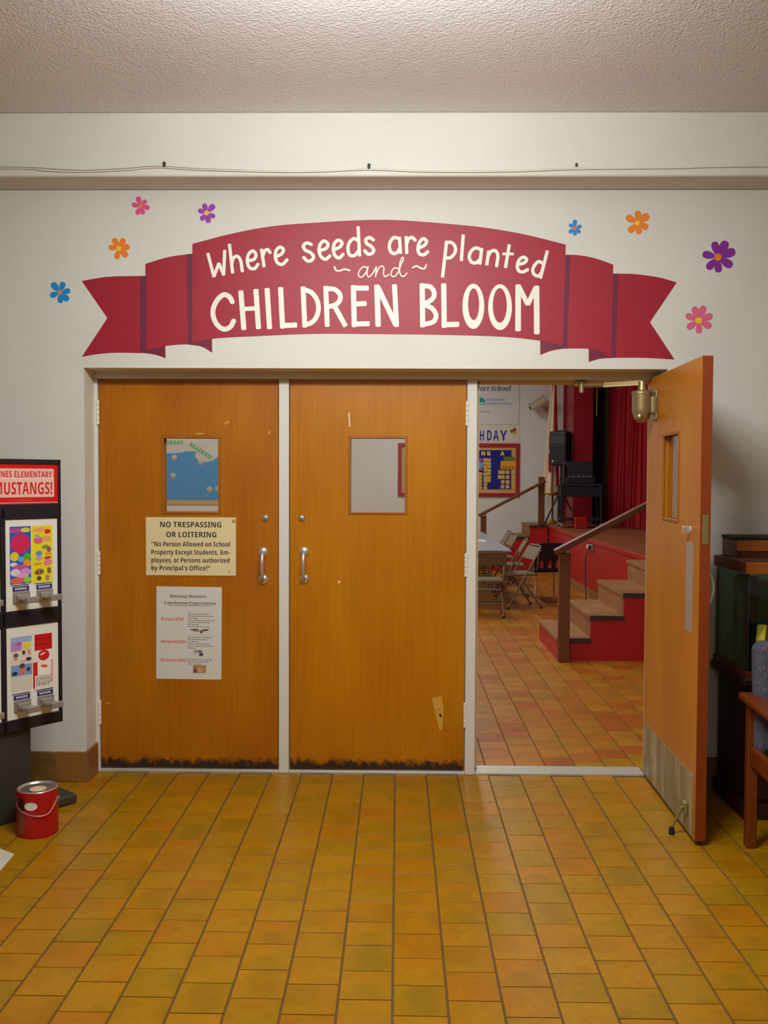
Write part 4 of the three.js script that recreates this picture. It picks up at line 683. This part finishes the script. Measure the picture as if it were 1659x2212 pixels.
// socket box on the stage front and its cord
{ const t = thing('socket_box', 'grey socket box screwed to the red stage front', 'socket', [SX, 0.645, -7.3]); mesh('box', rbox(0.028, 0.07, 0.24, 0.005, -0.0165, 0, 0), M.dullSteel, t); mesh('plug', rbox(0.03, 0.05, 0.07, 0.006, -0.04, 0, 0.05), M.rubber, t); mesh('plug', rbox(0.03, 0.05, 0.06, 0.006, -0.04, 0, -0.06), M.white, t); }
solo('power_cord', tube([V(SX - 0.045, 0.63, -7.28), V(SX - 0.1, 0.5, -7.2), V(SX - 0.12, 0.2, -7.1), V(SX - 0.15, 0.006, -6.95), V(2.2, 0.006, -7.05), V(1.95, 0.006, -6.85), V(1.84, 0.006, -6.82), V(1.78, 0.006, -7.1)], 0.006, 60, 6), M.rubber, 'thin black cord trailing from the socket box over the floor', 'cord');

// ------------------------------------------------------------------ things on the stage
{ // loudspeaker
  const z = -10.98, a = onZ(1188, 932, z), b = onZ(1240, 1006, z), t = thing('loudspeaker', 'black moulded loudspeaker raised on a tripod stand', 'loudspeaker', [(a.x + b.x) / 2 - 0.01, b.y, z], -0.62), h = a.y - b.y;
  mesh('cabinet', (() => { const g = rbox(0.31, h, 0.3, 0.03, 0, h / 2, 0, 4), p = g.attributes.position; for (let i = 0; i < p.count; i++) if (p.getZ(i) < 0) p.setX(i, p.getX(i) * 0.82); g.computeVertexNormals(); return g; })(), M.black, t);
  mesh('grille', rbox(0.255, 0.27, 0.012, 0.02, 0, 0.185, 0.152), M.blackMatte, t);
  mesh('horn', [rbox(0.245, 0.13, 0.012, 0.02, 0, 0.42, 0.15)], M.darkGrey, t);
  mesh('badge', rbox(0.03, 0.03, 0.004, 0.002, -0.08, 0.07, 0.159), M.steel, t);
  mesh('handle', rbox(0.16, 0.03, 0.04, 0.01, 0, h + 0.012, -0.03), M.black, t);
  const s = thing('speaker_stand', 'black tripod stand under the loudspeaker', 'stand', [(a.x + b.x) / 2 - 0.01, STAGE, z], 0.3), H2 = b.y - STAGE;
  mesh('pole', cyl(0.018, 0.018, H2 - 0.12, 0, H2 / 2 + 0.06, 0, 14), M.black, s); mesh('collar', cyl(0.035, 0.035, 0.07, 0, 0.55, 0, 16), M.black, s);
  for (let k = 0; k < 3; k++) { const q = k * 2.094; const l = mesh('leg', rod(V(0.02 * Math.cos(q), 0.55, 0.02 * Math.sin(q)), V(0.3 * Math.cos(q), 0.02, 0.3 * Math.sin(q)), 0.012), M.black, s); mesh('rubber_foot', cyl(0.018, 0.02, 0.03, 0.3 * Math.cos(q), 0.015, 0.3 * Math.sin(q), 10), M.rubber, l); mesh('brace', rod(V(0, 0.16, 0), V(0.16 * Math.cos(q), 0.285, 0.16 * Math.sin(q)), 0.008), M.dullSteel, s); }
}
{ // flag on a pole
  const z = -11.35, b = onZ(1193, 1128, z), top = onZ(1192, 780, z), t = thing('flag', 'furled white and red flag on a pole with brass base', 'flag', [b.x, STAGE, z]), h = top.y - STAGE;
  mesh('base', lathe([[0, 0.09], [0.02, 0.088], [0.03, 0.06], [0.06, 0.04], [0.12, 0.02], [0.135, 0]], 28), M.gold, t); mesh('pole', cyl(0.016, 0.016, h, 0, h / 2, 0, 12), M.darkOak, t);
  const drape = (r0, r1, y0, y1, amp, ph, dx, n = 44) => { const pos = [], idx = [], m = 14; for (let j = 0; j <= m; j++) for (let i = 0; i <= n; i++) { const v = j / m, q = i / n * 2 * Math.PI, r = (r0 + (r1 - r0) * v) * (1 + amp * Math.sin(q * 5 + ph + v * 2)); pos.push(dx * (1 - v) + r * Math.cos(q), y0 + (y1 - y0) * v, r * Math.sin(q) * 0.8); } for (let j = 0; j < m; j++) for (let i = 0; i < n; i++) { const a = j * (n + 1) + i; idx.push(a, a + n + 1, a + 1, a + 1, a + n + 1, a + n + 2); } const g = new THREE.BufferGeometry(); g.setAttribute('position', new THREE.Float32BufferAttribute(pos, 3)); g.setIndex(idx); g.computeVertexNormals(); g.setAttribute('uv', new THREE.BufferAttribute(new Float32Array(pos.length / 3 * 2), 2)); return g; };
  M.flagWhite.side = M.flagRed.side = THREE.DoubleSide;
  mesh('cloth', drape(0.11, 0.025, 0.5, h - 0.15, 0.22, 0, -0.06), M.flagWhite, t);
  mesh('red_stripe', drape(0.045, 0.03, 0.62, h - 0.12, 0.3, 1, 0.05), M.flagRed, t);
  mesh('red_mark', [rbox(0.03, 0.3, 0.1, 0.012, -0.07, 1.02, 0.075), rbox(0.03, 0.2, 0.08, 0.012, -0.06, 1.36, 0.06)], M.flagRed, t);
  mesh('fringe', [drape(0.125, 0.115, 0.47, 0.53, 0.2, 0, -0.06)], M.gold, t);
}
{ // equipment cart
  const z = -10.0, a = onZ(1208, 1050, z), b = onZ(1296, 1135, z), w = b.x - a.x, t = thing('equipment_cart', 'black wheeled cart with two shelves on the stage', 'cart', [(a.x + b.x) / 2, STAGE, z], -0.08), d = 0.48, h = 0.66;
  for (const x of [-w / 2 + 0.02, w / 2 - 0.02]) for (const q of [-d / 2 + 0.02, d / 2 - 0.02]) { const l = mesh('leg', rbox(0.035, h - 0.06, 0.035, 0.004, x, h / 2 + 0.03, q), M.blackMatte, t); const c = new THREE.CylinderGeometry(0.04, 0.04, 0.025, 18); c.rotateZ(Math.PI / 2); mesh('caster', mv(c, x, 0.041, q), M.dullSteel, l); }
  for (const y of [0.13, h]) mesh('shelf', rbox(w, 0.04, d, 0.006, 0, y, 0), M.blackMatte, t);
  mesh('cupboard', rbox(w * 0.94, 0.16, d * 0.9, 0.006, 0, h - 0.1, 0), M.black, t);
  const m = thing('mixer_case', 'open black case of audio gear with knobs on the cart', 'audio mixer', [(a.x + b.x) / 2 + 0.0, STAGE + h + 0.021, z], -0.08);
  mesh('case', [rbox(0.44, 0.10, 0.34, 0.01, 0, 0.05, 0), (() => { const g = rbox(0.44, 0.28, 0.04, 0.01); g.rotateX(-0.25); return mv(g, 0, 0.21, -0.16); })(), rbox(0.03, 0.3, 0.12, 0.008, -0.235, 0.15, -0.1)], M.black, m);
  for (let i = 0; i < 9; i++) mesh('knob', cyl(0.008, 0.009, 0.02, -0.17 + i * 0.042, 0.11, 0.05 + 0.05 * (i % 2), 10), M.dullSteel, m);
  solo('red_box', mv(rbox(0.17, 0.17, 0.14, 0.006), a.x + 0.27, STAGE + 0.09, z + 0.34), M.stageRed, 'small red box on the stage floor before the cart', 'box');
}

// ------------------------------------------------------------------ on the far wall
const zq = ZW;
function wallRect(x0, y0, x1, y1) { const a = onZ(x0, y0, zq), b = onZ(x1, y1, zq); return { cx: (a.x + b.x) / 2, cy: (a.y + b.y) / 2, w: b.x - a.x, h: a.y - b.y, x0: a.x, y1: a.y, x1: b.x, y0: b.y }; }
{
  const r = wallRect(985, 800, 1121, 917), t = thing('school_banner', 'white vinyl banner with italic lettering and a teal house logo', 'banner', [r.cx, r.cy, zq]);
  mesh('vinyl', rbox(r.w, r.h, 0.006, 0.002, 0, 0, 0.006), M.vinyl, t);
  print('print', r.w, r.h, canvasTex(1088, 936, (g, W2, H2) => { // 8 canvas px per photo px
    g.fillStyle = '#dad8cf'; g.fillRect(0, 0, W2, H2); g.fillStyle = '#37353a'; g.font = 'italic bold 120px serif'; g.fillText('ort School', 408, 354, 530);
    g.fillStyle = '#1f9c96'; g.fillRect(392, 505, 112, 90); g.beginPath(); g.moveTo(385, 520); g.lineTo(450, 468); g.lineTo(512, 520); g.fill(); g.fillRect(405, 460, 20, 60); g.fillStyle = '#dfe8e4'; for (const x of [412, 440, 468]) g.fillRect(x, 552, 20, 30);
    g.fillStyle = '#7c98c8'; g.font = 'bold 66px sans-serif'; g.fillText('Safe Schools', 526, 528, 330); g.fillText('Healthy Students', 526, 596, 450);
    g.fillStyle = '#55524e'; g.font = 'italic bold 34px serif'; g.fillText('n Initiative', 400, 728); for (const [x, y] of [[1064, 900]]) { g.beginPath(); g.arc(x, y, 9, 0, 7); g.fill(); }
  }), t, [0, 0, 0.0105], 0.3);
}
{
  const r = wallRect(955, 920, 1122, 955), t = thing('birthday_banner', 'cream BIRTHDAY banner in blue letters with coloured balloons', 'banner', [r.cx, r.cy, zq]);
  mesh('paper', rbox(r.w, r.h, 0.004, 0.0015, 0, 0, 0.004), std({ color: 0xdbd3bd, roughness: 0.6 }), t);
  print('print', r.w, r.h, canvasTex(1336, 280, (g, W2, H2) => { g.fillStyle = '#dbd3bd'; g.fillRect(0, 0, W2, H2); g.fillStyle = '#25309a'; g.font = 'bold 252px sans-serif'; for (const [s, a, b] of [['B', 150, 250], ['I', 290, 325], ['R', 370, 475], ['T', 505, 615], ['H', 640, 735], ['D', 762, 866], ['A', 882, 982], ['Y', 1000, 1122]]) { g.save(); g.translate(a, 256); g.scale((b - a) / g.measureText(s).width, 1); g.fillText(s, 0, 0); g.restore(); }
    const c = (x, y, f) => { g.fillStyle = f; g.beginPath(); g.arc(x, y, 32, 0, 7); g.fill(); }; c(1252, 64, '#b8303c'); c(1205, 90, '#2c8c40'); c(1262, 122, '#e0a41c'); g.strokeStyle = '#777'; g.lineWidth = 4; g.beginPath(); g.moveTo(1240, 130); g.lineTo(1228, 220); g.stroke(); }), t, [0, 0, 0.0072], 0.6);
}
{
  const r = wallRect(860, 957, 1121, 1073), t = thing('bulletin_board', 'red-framed blue bulletin board of yellow paper cards', 'bulletin board', [r.cx, r.cy, zq]), f = 0.062, w = r.w, h = r.h;
  mesh('frame_rail', rbox(w, f, 0.03, 0.005, 0, h / 2 - f / 2, 0.016), M.boardRed, t); mesh('frame_rail', rbox(w, f, 0.03, 0.005, 0, -h / 2 + f / 2, 0.016), M.boardRed, t);
  for (const s of [-1, 1]) mesh('frame_rail', rbox(f, h - 2 * f, 0.03, 0.005, s * (w / 2 - f / 2), 0, 0.016), M.boardRed, t);
  mesh('border', span(-w / 2 + f, w / 2 - f, -h / 2 + f, h / 2 - f, 0.003, 0.008), M.boardTan, t);
  const ib = 0.065, bw = w / 2 - f - ib; mesh('backing', span(-bw, bw - 0.01, -h / 2 + f + ib, h / 2 - f - ib + 0.01, 0.008, 0.010), M.boardBlue, t);
  const C = (x, y) => { const q = onZ(1030 + x / 8.195, 820 + y / 8.195, zq); return [q.x - r.cx, q.y - r.cy]; }, S = 1 / 8.195 / 124.2;
  const card = (x, y, ww, hh, m, e = 0.012) => { const c = C(x, y); mesh('paper_card', rbox(ww * S, hh * S, 0.003, 0.0014, c[0], c[1], e), m, t); };
  seed = 33;
  for (let j = 0; j < 14; j++) for (const x of [60, 150, 215]) { const y = 1420 + j * 62; if (y > (x > 190 ? 1800 : 1930) || (x === 60 && j < 4)) continue; card(x + rr(-4, 4), y - 0 + rr(-4, 4), 66, 54, M.cardY); }
  for (let j = 4; j < 9; j++) for (const x of [-30, -110, -190]) card(x, 1420 + j * 62, 66, 54, M.cardY);
  for (const [x, y, ww] of [[438, 1640, 120], [545, 1640, 66], [640, 1645, 70], [432, 1725, 120], [545, 1728, 66], [640, 1735, 66], [460, 1812, 62], [545, 1815, 66], [640, 1815, 60], [452, 1895, 62], [540, 1895, 66], [640, 1895, 60]]) card(x, y, ww, 66, M.cardY);
  card(555, 1515, 270, 150, std({ color: 0xe0a51c, roughness: 0.8 }), 0.013); card(575, 1400, 200, 70, std({ color: 0x6f7d38, roughness: 0.8 }), 0.0125); for (const x of [465, 525, 585, 640]) card(x, 1555, 40, 40, std({ color: 0xb8642c, roughness: 0.8 }), 0.0155);
  card(62, 1425, 80, 70, std({ color: 0xb04890, roughness: 0.8 }), 0.013); card(66, 1510, 84, 90, std({ color: 0x68b0dc, roughness: 0.8 }), 0.0135); card(66, 1585, 76, 50, std({ color: 0xb86878, roughness: 0.8 }), 0.013);
  const c0 = C(-60, 1255), c1 = C(520, 1355); print('print', c1[0] - c0[0], c0[1] - c1[1], canvasTex(1160, 200, (g, W2, H2) => { g.fillStyle = '#1f1c80'; g.fillRect(0, 0, W2, H2); g.fillStyle = '#ecd428'; g.strokeStyle = '#ecd428'; g.lineWidth = 16; g.font = 'bold 190px sans-serif'; g.textBaseline = 'middle'; for (const [s, x] of [['I', 130], ['N', 270], ['G', 470], ['A', 960]]) { g.fillText(s, x, 106, 160); g.strokeText(s, x, 106, 160); } }), t, [(c0[0] + c1[0]) / 2, (c0[1] + c1[1]) / 2, 0.0112], 0.8);
}
{
  const r = wallRect(322, 925, 508, 1091), t = thing('reading_board', 'sky blue reading bulletin board with clouds and green lettering', 'bulletin board', [r.cx, r.cy, zq]);
  mesh('backing', rbox(r.w, r.h, 0.014, 0.004, 0, 0, 0.008), M.boardTan, t);
  print('print', r.w - 0.1, r.h - 0.12, canvasTex(1360, 1240, (g, W2, H2) => {
    g.fillStyle = '#4c94c4'; g.fillRect(0, 0, W2, H2); const X = x => (x - 328) / 174 * W2, Y = y => (y - 931) / 150 * H2, c = (x, y, a, b, f) => { g.fillStyle = f; g.beginPath(); g.ellipse(X(x), Y(y), a * 7.8, b * 8.2, 0, 0, 7); g.fill(); };
    g.fillStyle = '#cdc8ba'; g.fillRect(0, 0, W2, Y(968)); c(370, 968, 40, 12, '#c8c8c4'); c(420, 962, 50, 14, '#cfc9bb'); c(446, 984, 24, 14, '#cdc6b6'); c(462, 975, 16, 14, '#d4d0c4'); c(400, 950, 60, 8, '#d6cfbc');
    const b = (x, y) => { c(x, y - 3, 6, 5, '#b8c0bc'); c(x, y + 1, 4, 3, '#d89a48'); }; b(377, 991); b(435, 1000); b(374, 1030); b(453, 1059); b(471, 1058); b(345, 1045); b(490, 1010);
    g.fillStyle = '#22a446'; g.font = 'bold 100px sans-serif'; g.textBaseline = 'middle'; g.save(); g.translate(X(357), Y(957)); g.fillText('GREAT', 0, 0, 365); g.restore(); g.save(); g.translate(X(410), Y(959)); g.rotate(0.6); g.fillText('READERS!', 0, 0, 530); g.restore();
  }), t, [0, 0.02, 0.0155], 0.7);
}
{ // wall camera
  const c = onZ(1166, 870, ZW + 0.3), t = thing('security_camera', 'beige security camera housing tilted down on the far wall', 'camera', [c.x + 0.02, c.y, ZW]);
  const g = rbox(0.3, 0.105, 0.12, 0.02); g.rotateZ(0.55); mesh('housing', mv(g, -0.04, 0.0, 0.22), M.camBeige, t); const s = rbox(0.32, 0.012, 0.14, 0.005); s.rotateZ(0.55); mesh('sun_shield', mv(s, -0.075, 0.055, 0.22), M.camBeige, t);
  const l = new THREE.CylinderGeometry(0.03, 0.03, 0.02, 18); l.rotateZ(Math.PI / 2 + 0.55); mesh('lens', mv(l, -0.17, -0.085, 0.22), M.rubber, t);
  mesh('bracket', [rod(V(0.03, -0.05, 0.22), V(0.12, -0.09, 0.1), 0.015), rod(V(0.12, -0.09, 0.1), V(0.12, -0.09, 0.01), 0.015), rbox(0.08, 0.1, 0.014, 0.004, 0.12, -0.09, 0.008)], M.camBeige, t);
}

// ------------------------------------------------------------------ lunchroom tables and chairs
function lunchTable(label, x0, x1, z0, z1) {
  const t = thing('folding_table', label, 'table', [(x0 + x1) / 2, 0, (z0 + z1) / 2], 0), w = x1 - x0, d = z1 - z0, h = 0.69;
  mesh('tabletop', rbox(w, 0.022, d, 0.006, 0, h - 0.011, 0), M.tableTop, t); mesh('apron', [rbox(w - 0.06, 0.04, 0.02, 0.003, 0, h - 0.04, d / 2 - 0.03), rbox(w - 0.06, 0.04, 0.02, 0.003, 0, h - 0.04, -d / 2 + 0.03), rbox(0.02, 0.04, d - 0.08, 0.003, w / 2 - 0.03, h - 0.04, 0), rbox(0.02, 0.04, d - 0.08, 0.003, -w / 2 + 0.03, h - 0.04, 0)], M.beigeMetal, t);
  for (const s of [-1, 1]) { for (const q of [-1, 1]) mesh('leg', rod(V(q * (w / 2 - 0.07), h - 0.03, s * (d / 2 - 0.16)), V(q * (w / 2 - 0.07), 0, s * (d / 2 - 0.16)), 0.013), M.dullSteel, t); mesh('leg_brace', rod(V(-w / 2 + 0.07, 0.22, s * (d / 2 - 0.16)), V(w / 2 - 0.07, 0.22, s * (d / 2 - 0.16)), 0.01), M.dullSteel, t); }
}
lunchTable('grey lunch table standing just behind the folding chair seen from its back', 0.50, 1.30, -7.95, -6.12);
lunchTable('second grey lunch table butted to the end of the first', 0.50, 1.30, -9.8, -7.97);
solo('paper_stack', rbox(0.22, 0.02, 0.28, 0.003, 1.02, 0.701, -7.5), M.white, 'small white stack of papers on the grey lunch table', 'papers');
function foldingChair(label) {
  const t = thing('folding_chair', label, 'chair', [0, 0, 0], 0, undefined), w = 0.205;
  mesh('frame', tube([V(-w, 0.012, 0.2), V(-w, 0.3, 0.045), V(-w, 0.6, -0.13), V(-w + 0.01, 0.685, -0.18), V(-w + 0.05, 0.72, -0.2), V(0, 0.725, -0.205), V(w - 0.05, 0.72, -0.2), V(w - 0.01, 0.685, -0.18), V(w, 0.6, -0.13), V(w, 0.3, 0.045), V(w, 0.012, 0.2)], 0.0115, 90, 8), M.beigeMetal, t);
  for (const s of [-1, 1]) { mesh('leg', rod(V(s * (w - 0.025), 0.40, 0.07), V(s * (w - 0.025), 0.01, -0.21), 0.011), M.beigeMetal, t); mesh('rubber_foot', cyl(0.014, 0.015, 0.022, s * (w - 0.025), 0.011, -0.212, 10), M.rubber, t); mesh('rubber_foot', cyl(0.014, 0.015, 0.022, s * w, 0.011, 0.2, 10), M.rubber, t); }
  mesh('crossbar', [rod(V(-w, 0.13, 0.137), V(w, 0.13, 0.137), 0.008), rod(V(-w + 0.025, 0.145, -0.115), V(w - 0.025, 0.145, -0.115), 0.008)], M.beigeMetal, t);
  mesh('seat', rbox(2 * w - 0.03, 0.028, 0.37, 0.012, 0, 0.395, 0.02, 3), M.beigeMetal, t);
  { const g = rbox(2 * w - 0.012, 0.165, 0.014, 0.006, 0, 0, 0, 2); g.rotateX(0.52 - 1.04); const p = g.attributes.position; for (let i = 0; i < p.count; i++) p.setZ(i, p.getZ(i) - 0.03 * (1 - Math.pow(p.getX(i) / w, 2)) + 0.015); g.computeVertexNormals(); mesh('backrest', mv(g, 0, 0.635, -0.155), M.beigeMetal, t); }
  return t;
}
const fc = foldingChair('beige metal folding chair with its back to the doors at the table end'); fc.position.set(0.965, 0, -5.72); fc.rotation.y = Math.PI;
copyOf(fc, [1.43, 0, -6.45], -1.78, 'beige metal folding chair turned sideways between the table and blue chair');
for (const [x, z, r, where] of [[1.47, -7.6, -1.5, 'drawn up to the long side of the first lunch table'], [1.47, -8.75, -1.65, 'drawn up beside the joint between the lunch tables'], [1.47, -9.45, -1.55, 'drawn up to the far corner of the second table']]) copyOf(fc, [x, 0, z], r, 'beige metal folding chair ' + where, 'folding chairs along the tables');
{ // navy plastic stacking chair
  const t = thing('plastic_chair', 'navy plastic school chair with slotted back and steel legs', 'chair', [1.83, 0, -7.02], Math.PI + 0.15);
  const sh = new THREE.Shape(); sh.moveTo(-0.17, 0); sh.lineTo(0.17, 0); sh.lineTo(0.19, 0.06); sh.lineTo(0.19, 0.27); sh.quadraticCurveTo(0.185, 0.34, 0.12, 0.345); sh.lineTo(-0.12, 0.345); sh.quadraticCurveTo(-0.185, 0.34, -0.19, 0.27); sh.lineTo(-0.19, 0.06); sh.closePath();
  for (const x of [-0.1, 0, 0.1]) { const p = new THREE.Path(); p.moveTo(x - 0.03, 0.03); p.lineTo(x - 0.022, 0.13); p.lineTo(x + 0.022, 0.13); p.lineTo(x + 0.03, 0.03); p.closePath(); sh.holes.push(p); }
  const g = metreUV(new THREE.ExtrudeGeometry(sh, { depth: 0.012, bevelEnabled: true, bevelSize: 0.004, bevelThickness: 0.004, bevelSegments: 2, curveSegments: 10 })); g.rotateX(-0.2); mesh('backrest', mv(g, 0, 0.385, -0.15), M.navy, t);
  mesh('seat', [rbox(0.38, 0.022, 0.38, 0.01, 0, 0.375, 0.04, 3)], M.navy, t);
  for (const s of [-1, 1]) { mesh('leg', rod(V(s * 0.15, 0.365, 0.15), V(s * 0.19, 0, 0.24), 0.011), M.steel, t); mesh('leg', rod(V(s * 0.15, 0.365, -0.08), V(s * 0.2, 0, -0.22), 0.011), M.steel, t); mesh('back_support', tube([V(s * 0.15, 0.36, -0.06), V(s * 0.16, 0.42, -0.185), V(s * 0.16, 0.6, -0.225), V(s * 0.13, 0.64, -0.23)], 0.009, 24, 8), M.dullSteel, t); }
}
renderer.render(scene, camera);
